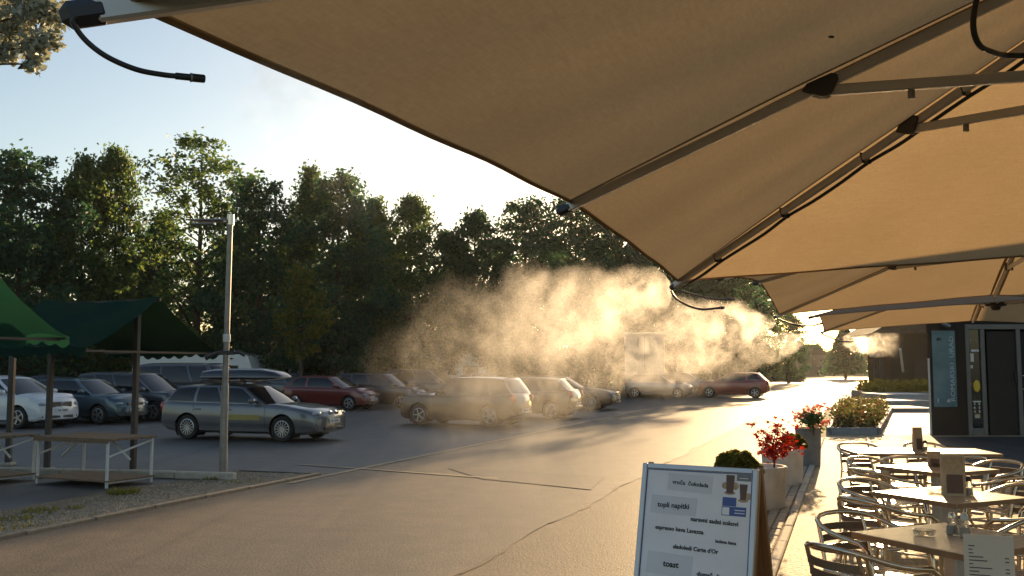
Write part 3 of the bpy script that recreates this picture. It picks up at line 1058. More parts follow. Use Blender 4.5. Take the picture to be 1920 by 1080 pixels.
# ================================================================== PARASOLS
def umbrella(center, Lu, Lv, zc, zm, zp, hub, label):
    o = thing('parasol', label, 'parasol', (center[0], center[1], 0), ZR, 'beige cantilever parasols in a row over the terrace')
    hv, hu = Lv / 2, Lu / 2
    E = [(-hv, -hu, zc), (-hv, 0, zm), (-hv, hu, zc), (0, hu, zm), (hv, hu, zc), (hv, 0, zm), (hv, -hu, zc), (0, -hu, zm)]
    E = [Vector(e) for e in E]
    P = Vector((0, 0, zp))
    lift = Vector((0, 0, .02))
    drop = Vector((0, 0, -.014))
    for i in range(8):
        a, b = E[i], E[(i + 1) % 8]
        ins_a = a.lerp(P, .02)
        ins_b = b.lerp(P, .02)
        ph = random.uniform(0, 6)

        def fn(s, t, a=ins_a, b=ins_b, ph=ph):
            e = a.lerp(b, s)
            sag = (4 * s * (1 - s)) * .004
            e = e.lerp(P, sag)
            p = e.lerp(P, t) + lift * min(1, t * 3)
            w = 4 * s * (1 - s)
            p.z += (-.018 * w * (1 - t) * t * 4 + .003 * w * math.sin(s * 17 + ph) * (1 - t) + .0016 * math.sin(t * 14 + s * 9 + ph) * w)
            return p
        pan = MB().grid(fn, 18, 18).obj('canopy_panel', MT['canopy'], o, 60)
        # hem: a doubled strip along the edge
        pts = [fn(k / 18, 0) - Vector((0, 0, .004)) for k in range(19)]
        ins = [fn(k / 18, .005) - Vector((0, 0, .006)) for k in range(19)]
        m = MB()
        m.add(pts + ins, [(k, k + 1, 20 + k, 19 + k) for k in range(18)])
        m.tube(pts, .005, 5)
        m.obj('hem', MT['canopy'], pan, 60)
        # stitched welts running beside the two ribs
        for s0, s1 in ((.012, .020), (.988, .980)):
            w_ = MB()
            pa_ = [fn(s0 + .0, k / 18 * .93) - Vector((0, 0, .003)) for k in range(19)]
            pb_ = [fn(s1 + (s1 - s0) * 4 * (k / 18), k / 18 * .93) - Vector((0, 0, .003)) for k in range(19)]
            w_.add(pa_ + pb_, [(k, k + 1, 20 + k, 19 + k) for k in range(18)])
            w_.obj('welt', MT['canopy_welt'], pan, 60)
        # rib
        d = (P - a).normalized()
        rib = MB().bar(P.lerp(a, .05) + drop, a + d * .03 + drop, .024, .032, bev=.004).obj('rib', MT['alu_dull'], o)
        MB().bar(a + d * .05 + drop, a - d * .012 + drop, .028, .036, bev=.0125).obj('end_cap', MT['black_plastic'], rib)
        # seam welts of the fabric on both sides of the rib
        t = .605 if i % 2 else .46
        j = a.lerp(P, 1 - t)
        hubp = Vector((0, 0, hub)) + Vector((a.x, a.y, 0)).normalized() * .11
        sd_ = (hubp - j).normalized()
        strut = MB().bar(j + sd_ * .01 - Vector((0, 0, .03)), hubp, .022, .034, bev=.004).obj('strut', MT['alu_dull'], o)
        q = j + sd_ * .26 - Vector((0, 0, .055))
        MB().lathe([(.011, -.014), (.011, .012)], 8, Matrix.Translation(q)).obj('stop_pin', MT['galv'], strut)
        # rounded triangular joint plate
        h = Vector((a.x, a.y, 0)).normalized()
        side = Vector((-h.y, h.x, 0))
        m4 = Matrix((h, Vector((0, 0, 1)), side)).transposed().to_4x4()
        m4.translation = j
        prof = [(x * .62, z * .62 - .008) for x, z in [(.10, -.035), (.075, -.0), (-.045, .045), (-.075, .035), (-.08, .01), (-.045, -.06), (-.02, -.072), (.01, -.07)]]
        mm = MB()
        n = len(prof)
        vs = [m4 @ Vector((x, y, -.02)) for x, y in prof] + [m4 @ Vector((x, y, .02)) for x, y in prof]
        mm.add(vs, [tuple(range(n - 1, -1, -1)), tuple(range(n, 2 * n))] + [(k, (k + 1) % n, n + (k + 1) % n, n + k) for k in range(n)])
        mm.obj('joint_plate', MT['grey_plastic'], strut)
    MB().lathe([(.03, zp - .10), (.12, zp - .09), (.13, zp - .02), (.05, zp + .06), (.01, zp + .1)], 16).obj('crown_hub', MT['black_plastic'], o, 40)
    hb = MB().lathe([(.02, hub - .10), (.05, hub - .09), (.06, hub - .05), (.125, hub - .04), (.14, hub), (.12, hub + .04), (.04, hub + .06), (.032, zp - .08)], 16).obj('strut_hub', MT['black_plastic'], o, 40)
    mast_x = hv + .7
    MB().box((mast_x, 0, 1.85), (.11, .11, 3.7), bev=.02).obj('mast', MT['alu_dull'], o)
    MB().bar((mast_x + .03, 0, zp + .35), (-.05, 0, zp + .14), .07, .10, bev=.012).obj('arm', MT['alu_dull'], o)
    MB().box((mast_x, 0, .05), (1.0, 1.0, .10), bev=.02).obj('base_plate', MT['dark_metal'], o)
    return o


U1 = umbrella((2.24, 2.54), 4.4, 4.4, 2.212, 2.30, 3.2, 2.6, 'nearest beige parasol filling the top of the photo')
um0 = Matrix.Translation(U1.location) @ Matrix.Rotation(ZR, 4, 'Z')
pa, pb, pc = um0 @ Vector((-2.2, -2.2, 2.212)), um0 @ Vector((-2.2, 0, 2.30)), um0 @ Vector((0, 0, 3.2))
pn = (pb - pa).cross(pc - pa).normalized()
rd = ray(1558, 69)
kk = (pa - cam.location).dot(pn) / rd.dot(pn)
lf = thing('dry_leaf', 'small dark dry leaf caught under the nearest parasol canvas', 'leaf', cam.location + rd * (kk - .03))
lx = (pb - pa).normalized() * .6 + (pc - pa).normalized() * .5
ly = pn.cross(lx).normalized() * .006
MB().add([-lx * .022, -lx * .008 + ly, lx * .012 + ly * .8, lx * .026, lx * .01 - ly, -lx * .01 - ly * .7], [(0, 1, 2, 3, 4, 5)]).obj('blade', MT['soil'], lf)


U2 = umbrella((4.19, 7.62), 4.9, 4.4, 2.325, 2.495, 3.06, 2.68, 'second beige parasol, seen beyond the edge of the nearest one')
U3 = umbrella((6.19, 12.26), 4.9, 4.4, 2.32, 2.455, 3.0, 2.58, 'farthest beige parasol, just above the grey building door')


def hose(parent, pts, r, nozzle=None):
    inv = parent.matrix_basis.inverted() if False else (Matrix.Translation(parent.location) @ Matrix.Rotation(ZR, 4, 'Z')).inverted()
    L = [inv @ Vector(p) for p in pts]
    # Catmull-Rom smoothing
    out = []
    for i in range(len(L) - 1):
        p0, p1, p2, p3 = L[max(i - 1, 0)], L[i], L[i + 1], L[min(i + 2, len(L) - 1)]
        for k in range(8):
            t = k / 8
            out.append(.5 * ((2 * p1) + (p2 - p0) * t + (2 * p0 - 5 * p1 + 4 * p2 - p3) * t * t + (3 * p1 - p0 - 3 * p2 + p3) * t ** 3))
    out.append(L[-1])
    h = MB().tube(out, r, 8).obj('mist_hose', MT['black_plastic'], parent, 60)
    if nozzle:
        d = (L[-1] - L[-2]).normalized()
        e = L[-1]
        MB().tube([e - d * .004, e + d * nozzle * .46, e + d * nozzle * .48, e + d * nozzle * .95, e + d * nozzle],
                  [nozzle * .14, nozzle * .14, nozzle * .17, nozzle * .17, nozzle * .14], 12).obj('nozzle', MT['black_plastic'], h, 40)
        MB().tube([e + d * nozzle * .44, e + d * nozzle * .5], nozzle * .185, 12).obj('collar', MT['galv'], h, 40)
    return h


hose(U1, [D(140, 30, 1.18), D(137, 42, 1.18), D(160, 75, 1.19), D(200, 106, 1.20), D(255, 130, 1.22), D(305, 140, 1.24), D(335, 143, 1.25)], .0036, .034)
hose(U1, [D(1258, 545, 5.3), D(1268, 560, 5.3), D(1290, 573, 5.3), D(1315, 580, 5.32), D(1343, 578, 5.35)], .006, .05)
hose(U1, [D(1275, 545, 5.2), D(1300, 552, 5.3), D(1335, 560, 5.4), D(1366, 561, 5.5)], .005, .05)
hose(U2, [D(1457, 597, 10.6), D(1480, 606, 10.6), D(1500, 610, 10.6), D(1523, 611, 10.7), D(1531, 609, 10.7)], .009, .07)
hose(U3, [D(1541, 626, 15.2), D(1560, 634, 15.2), D(1577, 640, 15.3), D(1590, 640, 15.3)], .012, .08)
# feed hose looping down near the hub and running along the rib
hose(U1, [D(1842, -40, 2.5), D(1830, 5, 2.5), D(1825, 50, 2.5), D(1836, 84, 2.52), D(1862, 98, 2.56), D(1890, 104, 2.6), D(1950, 104, 2.6)], .008)
ra, rb_ = Vector((-2.2, 2.2, 2.212)), Vector((0, 0, 3.2))
um = Matrix.Translation(U1.location) @ Matrix.Rotation(ZR, 4, 'Z')
hp = []
for k in range(18):
    t = .02 + .93 * k / 17
    q = ra.lerp(rb_, t) + Vector((.022, .022, -.030 - .012 * abs(math.sin(t * 21))))
    hp.append(um @ q)
hose(U1, hp[::-1], .008)
for k in (2, 5, 8, 11):
    t = .02 + .93 * k / 17
    q = ra.lerp(rb_, t) + Vector((.008, .008, -.016))
    dv = (rb_ - ra).normalized()
    MB().bar(q - dv * .004, q + dv * .004, .05, .052, bev=.003).obj('cable_tie', MT['black_plastic'], U1)
vb = MB().bar((-.28, .62, 2.6), (-.28, .62, 3.05), .02, .012).obj('link_bar', MT['alu_dull'], U1)


# ================================================================== TERRACE FURNITURE
def make_chair():
    o = thing('armchair', 'chair', 'armchair')
    r = .0155
    half = [(.245, .25, 0), (.25, .235, .28), (.252, .225, .52), (.256, .20, .615), (.262, .14, .655), (.272, .0, .672), (.278, -.10, .69),
            (.268, -.19, .715), (.235, -.265, .742), (.17, -.315, .76), (.09, -.34, .768), (0, -.347, .77)]
    pts = half + [(-x, y, z) for x, y, z in half[-2::-1]]
    MB().tube(pts, r, 10).obj('top_tube', MT['alu'], o, 70)
    for s in (-1, 1):
        MB().tube([(s * .19, -.318, .755), (s * .195, -.27, .60), (s * .20, -.235, .45), (s * .215, -.26, .2), (s * .235, -.31, 0)], .0125, 8).obj('leg', MT['alu'], o, 70)
        MB().tube([(s * .205, -.24, .425), (s * .225, .0, .43), (s * .248, .226, .435)], .010, 8).obj('side_rail', MT['alu'], o, 70)
        MB().tube([(s * .222, -.275, .16), (s * .235, 0, .165), (s * .246, .24, .17)], .008, 6).obj('stretcher', MT['alu'], o, 70)
    MB().tube([(-.25, .228, .41), (.25, .228, .41)], .009, 6).obj('front_rail', MT['alu'], o, 70)
    for k in range(7):
        y = .20 - k * .066
        w = .225 - .0055 * k
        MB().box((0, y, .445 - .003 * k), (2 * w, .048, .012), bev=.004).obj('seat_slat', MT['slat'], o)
    for k in range(3):
        z = .545 + k * .066

        def fn(a, b, z=z):
            x = -.2 + .4 * a
            y = -.262 - .045 * (z - .5) / .2 - .055 * (1 - (x / .2) ** 2)
            return Vector((x, y, z - .023 + .046 * b))
        m = MB().grid(fn, 10, 1)
        m.grid(lambda a, b: fn(a, b) + Vector((0, .008, 0)), 10, 1, flip=True)
        for b in (0, 1):
            m.grid(lambda a, c, b=b: fn(a, b) + Vector((0, .008 * c, 0)), 10, 1, flip=(b == 0))
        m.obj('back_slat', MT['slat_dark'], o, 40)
    return o


def make_table(l, w):
    o = thing('table', 'table', 'table')
    t = MB().box((0, 0, .732), (l, w, .036), bev=.005).obj('table_top', MT['wood'], o)
    e = MB()
    for s in (-1, 1):
        e.box((0, s * (w / 2 + .0015), .731), (l * .992, .003, .033))
        e.box((s * (l / 2 + .0015), 0, .731), (.003, w * .992, .033))
    e.obj('edge_band', MT['wood_edge'], t)
    xs = (0,) if l < 1 else (-.4, .4)
    for x in xs:
        MB().box((x, 0, .38), (.09, .09, .66), bev=.012).obj('column', MT['alu_dull'], o)
        for a in (45, 135):
            m4 = Matrix.Translation((x, 0, .045)) @ Matrix.Rotation(R(a), 4, 'Z')
            MB().box((0, 0, 0), (.66, .06, .035), m=m4 if a == 45 else Matrix.Translation((0, 0, .002)) @ m4, bev=.008).obj('foot', MT['alu_dull'], o)
        MB().box((x, 0, .705), (.38, .38, .012)).obj('top_plate', MT['dark_metal'], o)
    return o


T0, T1, T2, T3, T4 = Vector((1.80, 3.72, 0)), Vector((2.585, 5.72, 0)), Vector((3.42, 7.62, 0)), Vector((4.22, 9.66, 0)), Vector((4.86, 11.6, 0))
tb = make_table(.8, .8)
cz = ZR + R(45)
tg = 'wooden bistro tables on the terrace'
for i, (p, lab) in enumerate([(T1, 'square wooden table with two shakers and an ashtray, in the shade'), (T2, 'square sunlit table with a large menu holder throwing a shadow'),
                              (T3, 'square sunlit table behind the one with the large menu holder'), (T0, 'square table at the bottom edge carrying the menu sheet')]):
    o = tb if i == 0 else copy_tree(tb)
    o.location = p + Vector((0, 0, .014))
    o.rotation_euler = (0, 0, cz)
    tag(o, lab, 'table', tg)
o = make_table(1.62, .8)
o.location = T4 + Vector((0, 0, .014))
o.rotation_euler = (0, 0, R(-4))
tag(o, 'long wooden table, farthest of the terrace tables', 'table', tg)

u_, v_ = UV(1, 0), UV(0, 1)
DIR = {'NL': (-u_ - v_).normalized(), 'FL': (u_ - v_).normalized(), 'FR': (u_ + v_).normalized(), 'NR': (-u_ + v_).normalized()}
ch = make_chair()
first = True
cg = 'aluminium bistro armchairs around the tables'
clist = [
    (T1, 'NL', .63, 'aluminium armchair nearest the camera, at the bottom left of the shaded table'),
    (T1, 'FL', .60, 'aluminium armchair on the far left side of the shaded table with shakers'),
    (T1, 'FR', .74, 'aluminium armchair on the right of the shaded table, cut by the photo edge'),
    (T2, 'NL', .64, 'armchair on the near left side of the sunlit table with the large menu holder'),
    (T2, 'FL', .66, 'armchair on the far left side of the sunlit table with the large menu holder'),
    (T2, 'FR', .70, 'gleaming armchair on the far right of the table with the large menu holder'),
    (T2, 'NR', .72, 'armchair by the right photo edge, on the near right of the large menu holder'),
    (T3, 'NL', .66, 'armchair on the near left of the square table before the long table'),
    (T3, 'FL', .68, 'armchair on the far left of the square table before the long table'),
    (T3, 'FR', .70, 'gleaming armchair on the far right of the square table before the long table'),
    (T3, 'NR', .72, 'armchair on the near right of the square table before the long table'),
]
for (p, d, dist, lab) in clist:
    o = ch if first else copy_tree(ch)
    first = False
    dv = DIR[d]
    q = p + dv * dist
    o.location = (q.x, q.y, .014)
    o.rotation_euler = (0, 0, math.atan2(-dv.x, dv.y) + math.pi + R(random.uniform(-7, 7)))
    tag(o, lab, 'armchair', cg)
for (dx, dy, rz, lab) in [(-.42, .62, 180, 'armchair behind the left half of the long table'), (.42, .62, 180, 'armchair behind the right half of the long table'),
                          (-.5, -.66, 0, 'armchair in front of the left end of the long table'), (.12, -.66, 0, 'armchair in front of the middle of the long table')]:
    o = copy_tree(ch)
    o.location = (T4.x + dx, T4.y + dy, .014)
    o.rotation_euler = (0, 0, R(rz + random.uniform(-6, 6)))
    tag(o, lab, 'armchair', cg)

TZ = .764


def ashtray(p, label):
    o = thing('ashtray', label, 'ashtray', (p.x, p.y, TZ), random.uniform(0, 3), 'glass ashtrays on the tables')
    MB().lathe([(.048, .001), (.058, .006), (.064, .036), (.056, .038), (.045, .012), (.001, .010)], 20).obj('bowl', MT['glass'], o, 30)
    return o


ashtray(T1 + u_ * -.02 - v_ * .16, 'round glass ashtray on the shaded table beside the shakers')
ashtray(T2 + u_ * .06 - v_ * .10, 'glass ashtray on the sunlit table left of the large menu holder')
ashtray(T3 + u_ * .08 - v_ * .0, 'glass ashtray on the square table before the long table')
ashtray(Vector((T4.x - .16, T4.y - .02, 0)), 'glass ashtray on the long table left of its menu holder')


def shaker(p, label, top, h=.13, group='shakers on the tables'):
    o = thing('shaker', label, 'shaker', (p.x, p.y, TZ), random.uniform(0, 2), group)
    MB().lathe([(.034, .001), (.036, .006), (.022, h * .72), (.021, h * .76)], 10).obj('body', MT['glass'], o, 20)
    MB().lathe([(.028, .004), (.0285, .02), (.024, h * .4), (.001, h * .42)], 10).obj('contents', MT['paper'], o, 20)
    MB().lathe([(.023, h * .74), (.023, h * .86), (.014, h), (.001, h)], 12).obj('cap', MT[top], o, 30)
    return o


shaker(T1 + u_ * .09 - v_ * .0, 'glass shaker with pale cap at the back of the shaded table', 'alu')
shaker(T1 + u_ * .0 + v_ * .06, 'glass shaker with dark metal cap on the shaded table', 'alu_dull', .14)
shaker(T2 + u_ * -.02 + v_ * .14, 'shaker leaning at the right of the large menu holder', 'black_plastic', .15)
shaker(Vector((T4.x + .06, T4.y - .05, 0)), 'small shaker beside the menu holder on the long table', 'black_plastic', .13)


def holder(p, w, h, t, rz, label):
    o = thing('menu_holder', label, 'menu holder', (p.x, p.y, TZ), rz, 'standing wooden menu holders')
    mb = MB()
    mb.add([(-w / 2, -t * .9, .0), (w / 2, -t * .9, .0), (w / 2, t * .9, .0), (-w / 2, t * .9, .0), (-w * .53, -t * .35, h), (w * .53, -t * .35, h), (w * .53, t * .35, h), (-w * .53, t * .35, h)],
           [(3, 2, 1, 0), (4, 5, 6, 7), (0, 1, 5, 4), (1, 2, 6, 5), (2, 3, 7, 6), (3, 0, 4, 7)])
    mb.obj('holder', MT['menu_wood'], o)
    a = math.atan2(t * .55, h)
    k = MB().box((0, 0, 0), (w * .86, .003, h * .4), m=Matrix.Translation((0, -t * .475 - .004, h * .76)) @ Matrix.Rotation(-a, 4, 'X')).obj('menu_card', MT['menu_card'], o)
    MB().box((0, 0, 0), (w * .7, .003, h * .46), m=Matrix.Translation((.005, -t * .75 - .005, h * .29)) @ Matrix.Rotation(-a, 4, 'X')).obj('menu_card', MT['brown_print'], o)
    return o


MT['menu_card'] = M('menu_card', (.42, .30, .17), .5, var=.2, vscale=30)
holder(T2 + u_ * -.03 + v_ * .03, .165, .31, .05, R(-14), 'large wooden menu holder on the sunlit table with four chairs')
holder(Vector((T3.x + .03, T3.y + .12, 0)), .12, .15, .05, R(-20), 'small menu block half hidden behind the large menu holder')
holder(Vector((T4.x - .0, T4.y + .02, 0)), .10, .28, .045, R(6), 'narrow menu holder on the long table')
# the printed price list on the nearest table
o = thing('menu_sheet', 'printed price list standing on the table at the bottom edge', 'menu', (1.815, 3.72, TZ), R(-22))
m4 = Matrix.Rotation(R(-8), 4, 'X')
MB().box((0, 0, .17), (.175, .004, .345), m=m4 @ Matrix.Translation((0, 0, .175))).obj('sheet', MT['paper'], o)
MB().box((0, .06, .006), (.17, .14, .012), bev=.003).obj('stand', MT['alu_dull'], o)
ln = MB()
yy = .318
for wd, xo in [(.022, 0), (.014, 0), (.016, 0), (.05, 0), (.064, 0), (.014, 0), (.08, 0), (.034, 0), (.072, 0), (.022, 0), (0, 0), (.06, 0), (.07, 0), (.03, 0), (.05, 0), (.06, 0), (.02, 0), (.05, 0), (.06, 0)]:
    yy -= .0135
    if wd:
        ln.box((0, 0, 0), (wd, .001, .0042), m=m4 @ Matrix.Translation((-.07 + wd / 2, -.0028, yy)))
        if wd > .03:
            ln.box((0, 0, 0), (.014, .001, .0042), m=m4 @ Matrix.Translation((.062, -.0028, yy)))
ln.obj('print', M('grey_print', (.12, .1, .085), .6), o)
o = thing('drinking_glass', 'small drinking glass at the bottom right corner', 'glass', (2.225, 4.15, TZ), 0)
MB().lathe([(.028, .001), (.034, .004), (.04, .105), (.037, .105), (.03, .012), (.001, .01)], 18).obj('tumbler', MT['glass'], o, 30)


# ------------------------------------------------------------------ menu board
TL, TR = D(1209, 868, 5.97), D(1424, 881, 5.60)
TR.z = TL.z
tx = (TR - TL).normalized()
nrm = Vector((tx.y, -tx.x, 0))
if nrm.y > 0:
    nrm = -nrm
Wb = (TR - TL).length
Hs = 1.22
lean = R(13.5)
board = thing('menu_board', 'standing A-frame menu board with drinks and snacks beside the planters', 'sign', ((TL.x + TR.x) / 2, (TL.y + TR.y) / 2, 0), math.atan2(tx.y, tx.x))
ztop = TL.z
mf = Matrix.Translation((0, -.012, ztop)) @ Matrix.Rotation(-lean, 4, 'X')     # board space: x right, z up from the top edge, -y outwards
mbk = Matrix.Translation((0, .05, ztop)) @ Matrix.Rotation(lean, 4, 'X')
Hl = ztop / math.cos(lean)
MB().box((0, 0, 0), (Wb - .04, .016, Hl - .06), m=mf @ Matrix.Translation((0, 0, -Hl / 2))).obj('front_panel', MT['board_white'], board)
MB().box((0, 0, 0), (Wb - .04, .016, Hl - .06), m=mbk @ Matrix.Translation((0, 0, -Hl / 2))).obj('back_panel', MT['board_wood'], board)
for sx in (-1, 1):
    MB().box((0, 0, 0), (.030, .034, Hl), m=mf @ Matrix.Translation((sx * (Wb / 2 - .015), -.002, -Hl / 2)), bev=.004).obj('frame_side', MT['board_frame'], board)
    MB().box((0, 0, 0), (.026, .034, Hl), m=mf @ Matrix.Translation((sx * (Wb / 2 - .012), .033, -Hl / 2)), bev=.003).obj('leg', MT['board_wood'], board)
    MB().box((0, 0, 0), (.034, .034, Hl), m=mbk @ Matrix.Translation((sx * (Wb / 2 - .015), .0, -Hl / 2)), bev=.004).obj('leg', MT['board_wood'], board)
    ln_ = MB().box((0, 0, 0), (.005, .004, Hl - .07), m=mf @ Matrix.Translation((sx * (Wb / 2 - .0335), -.0095, -Hl / 2))).obj('liner', MT['blue_print'], board)
MB().box((0, 0, 0), (Wb - .062, .034, .030), m=mf @ Matrix.Translation((0, -.002, -.015)), bev=.004).obj('frame_top', MT['board_frame'], board)
MB().box((0, 0, 0), (Wb - .076, .004, .005), m=mf @ Matrix.Translation((0, -.0095, -.0345))).obj('liner', MT['blue_print'], board)


def onboard(cx, dy):
    return mf @ Matrix.Translation(((cx - .5) * Wb, -.0085, -dy))


def patch(name, cx, dy, w, h, mat, lay=1, rot=0., parent=None):
    m = onboard(cx, dy) @ Matrix.Translation((0, -.0009 * lay, 0)) @ Matrix.Rotation(R(rot), 4, 'Y')
    return MB().box((0, 0, 0), (w, .0012, h), m=m).obj(name, mat, parent or board)


patch('pasted_strip', .43, .105, .275, .10, MT['board_grey'], 1, 2)
patch('pasted_strip', .30, .24, .285, .105, MT['board_grey'], 1, 1)
patch('pasted_strip', .30, .58, .28, .125, MT['board_grey'], 1, 2)
patch('pasted_strip', .29, .72, .28, .12, MT['board_grey'], 1, 1)
texts = [('vroča  čokolada', .435, .108, .225, 2.5), ('topli napitki', .30, .242, .20, .5), ('naravni sadni sokovi', .66, .315, .285, 1.8), ('espresso kava Lavazza', .365, .378, .30, 1.5),
         ('ledena kava', .765, .425, .122, 1.5), ("sladoledi Carte d'Or", .515, .48, .275, 1.5), ('toast', .315, .58, .098, 1.), ('domač „štrudel“', .70, .618, .225, 2.)]
for body, cx, dy, w, rot in texts:
    me = text_mesh('lettering', body, .05, MT['ink'], bold=.0012 if body != 'toast' else .0016)
    xs = [v.co.x for v in me.vertices]
    k = w / (max(xs) - min(xs))
    o = link('lettering', me, board)
    o.matrix_local = onboard(cx, dy) @ Matrix.Translation((0, -.0022, 0)) @ Matrix.Rotation(R(rot), 4, 'Y') @ Matrix.Rotation(R(90), 4, 'X') @ Matrix.Diagonal((k, k, 1, 1))
poster = patch('poster', .825, .165, .182, .262, MT['board_white'], 2)


def pfig(mb, pts, dx, dy, lay):
    m = onboard(.825, .165) @ Matrix.Translation((dx, -.0009 * lay, dy))
    n = len(pts)
    mb.add([m @ Vector((x, 0, z)) for x, z in pts], [tuple(range(n))])


mb = MB()
pfig(mb, [(-.02, -.055), (.02, -.055), (.026, .05), (-.026, .05)], -.035, .072, 4)
pfig(mb, [(-.016, -.045), (.016, -.045), (.024, .045), (-.024, .045)], .045, .028, 4)
mb.obj('printed_glass', MT['brown_print'], poster)
mb = MB()
pfig(mb, [(-.042, -.016), (.042, -.016), (.042, .02), (-.042, .02)], .045, .107, 4)
mb.obj('printed_box', MT['board_grey2'] if 'board_grey2' in MT else MT['pot_dark'], poster)
mb = MB()
pfig(mb, [(-.04, -.026), (.042, -.026), (.042, .024), (-.04, .024)], -.035, -.03, 4)
pfig(mb, [(-.072, -.024), (.072, -.024), (.072, .028), (-.072, .028)], -.005, -.086, 4)
mb.obj('printed_box', MT['blue_print'], poster)
mb = MB()
for hw, hh, dx, dz in ((.021, .021, -.052, -.085), (.03, .0025, .03, -.077), (.03, .0025, .03, -.093), (.025, .002, .045, .106)):
    mb = MB()
    pfig(mb, [(-hw, -hh), (hw, -hh), (hw, hh), (-hw, hh)], dx, dz, 6)
    mb.obj('printed_label', MT['board_white'], poster)

mb = MB()
for (dx, dz, r_) in ((-.065, .06, .02), (-.005, .06, .022), (.075, .005, .02), (-.035, .02, .034), (.045, -.02, .03)):
    sq = .35 if r_ > .028 else 1
    pfig(mb, [(r_ * math.cos(k * .5236), r_ * sq * math.sin(k * .5236)) for k in range(12)], dx, dz, 3)
mb.obj('printed_saucer', MT['menu_card'], poster)

# ------------------------------------------------------------------ planters by the kerb
potg = 'round concrete planters along the terrace kerb'
plist = [(D(1360, 690, 10.6), .33, .50, 'planter hidden behind the menu board, holding the near box ball'),
         (D(1420, 690, 12.2), .335, .52, 'pale planter right behind the menu board, holding the red maple'),
         (D(1463, 690, 14.6), .31, .54, 'grey planter with a box ball, between the maple and the tall dark planter'),
         (D(1512, 690, 17.3), .225, .68, 'tall dark planter, farthest of the row')]
for i, (p, r_, h, lab) in enumerate(plist):
    o = thing('planter', lab, 'planter', (p.x, p.y, .009), 0, potg)
    pm = MT['pot'] if i < 3 else MT['pot_dark']
    MB().lathe([(r_ * .86, 0), (r_ * .9, .02), (r_, h - .03), (r_ + .006, h - .015), (r_ - .005, h), (r_ - .035, h), (r_ - .05, h - .06)], 32).obj('pot', pm, o, 40)
    MB().lathe([(r_ - .045, h - .07), (.001, h - .055)], 24).obj('soil', MT['soil'], o)


def boxball(p, rad, z0, label):
    o = thing('box_ball', label, 'shrub', (p.x, p.y, z0), 0, 'clipped box balls in the planters')
    q = rng.normal(size=(7500, 3))
    q[:, 2] = np.abs(q[:, 2])
    q /= np.linalg.norm(q, axis=1)[:, None]
    rr_ = rad * (1 - .22 * rng.uniform(0, 1, 7500) ** 2) * (1 + .09 * np.sin(q[:, 0] * 6 + 2) * np.cos(q[:, 1] * 5 + q[:, 2] * 4) + .05 * np.sin(q[:, 0] * 9 + 2) * np.sin(q[:, 1] * 8 + q[:, 2] * 7) + .03 * np.sin(q[:, 0] * 23) * np.cos(q[:, 2] * 19))
    q = q * rr_[:, None]
    q[:, 2] *= .95
    link('foliage', leaf_mesh('foliage', q, .04, MT['leaf_box'], flat=.2), o)
    MB().lathe([(rad * .7, -.05), (rad * .74, .05), (rad * .6, rad * .5), (rad * .28, rad * .68), (.001, rad * .72)], 14).obj('core', MT['box_core'], o, 60)
    MB().tube([(0, 0, -.06), (0, 0, .1)], .03, 6).obj('stem', MT['bark'], o)


pp = D(1378, 690, 10.6)
boxball(pp, .255, .60, 'clipped olive box ball just above the menu board')
pp = D(1482, 690, 14.6)
boxball(pp, .205, .56, 'dark clipped box ball behind the red maple')


def maple(p, z0, h, spread, n, mat, leaf, label, seed, cat='shrub'):
    o = thing('maple', label, cat, (p.x, p.y, z0), 0, 'small maples in the planters')
    rs = random.Random(seed)
    br = MB()
    br.tube([(0, 0, -.05), (.01, 0, h * .3), (-.01, .01, h * .55)], [.014, .011, .008], 6)
    vs, fs = [], []
    for b in range(16):
        a = rs.uniform(0, 6.28)
        z = h * rs.uniform(.3, 1.0)
        rr_ = spread * rs.uniform(.25, 1) * (1 - .45 * abs(z / h - .45))
        e = Vector((rr_ * math.cos(a), rr_ * math.sin(a), z))
        s = Vector((0, 0, z * rs.uniform(.35, .6)))
        br.tube([s, s.lerp(e, .5) + Vector((0, 0, .05)), e], [.006, .004, .002], 5)
        for k in range(n):
            t = rs.uniform(.35, 1.1)
            c = s.lerp(e, t) + Vector((rs.gauss(0, .05), rs.gauss(0, .05), rs.gauss(0, .035)))
            nn = Vector((rs.gauss(0, .6), rs.gauss(0, .6), 1)).normalized()
            tt = nn.cross(Vector((rs.gauss(0, 1), rs.gauss(0, 1), .1))).normalized()
            bb = nn.cross(tt)
            sz = leaf * rs.uniform(.7, 1.25)
            of = len(vs)
            ring = []
            for j in range(10):
                ang = math.pi * 2 * j / 10
                rad = sz * (.5 if j % 2 == 0 else .2)
                if j == 0:
                    rad = sz * .62
                if j == 5:
                    rad = sz * .12
                vs.append(c + tt * rad * math.cos(ang) + bb * rad * math.sin(ang) - nn * (rad ** 2) * 1.6)
                ring.append(of + j)
            vs.append(c)
            for j in range(10):
                fs.append((of + j, of + (j + 1) % 10, of + 10))
    br.obj('stem', MT['bark'], o, 60)
    me = bpy.data.meshes.new('foliage')
    me.from_pydata([tuple(v) for v in vs], [], fs)
    me.materials.append(MT[mat])
    link('foliage', me, o)


maple(D(1447, 690, 12.2), .48, .58, .36, 24, 'leaf_red', .088, 'bright red Japanese maple in the pale planter', 4)
maple(D(1516, 690, 17.3), .62, .50, .42, 16, 'leaf_pink', .10, 'pale pinkish maple spreading over the tall dark planter', 9)
maple(D(1522, 690, 17.0), .62, .36, .2, 26, 'leaf', .09, 'dark green leafy plant in the tall dark planter', 11)

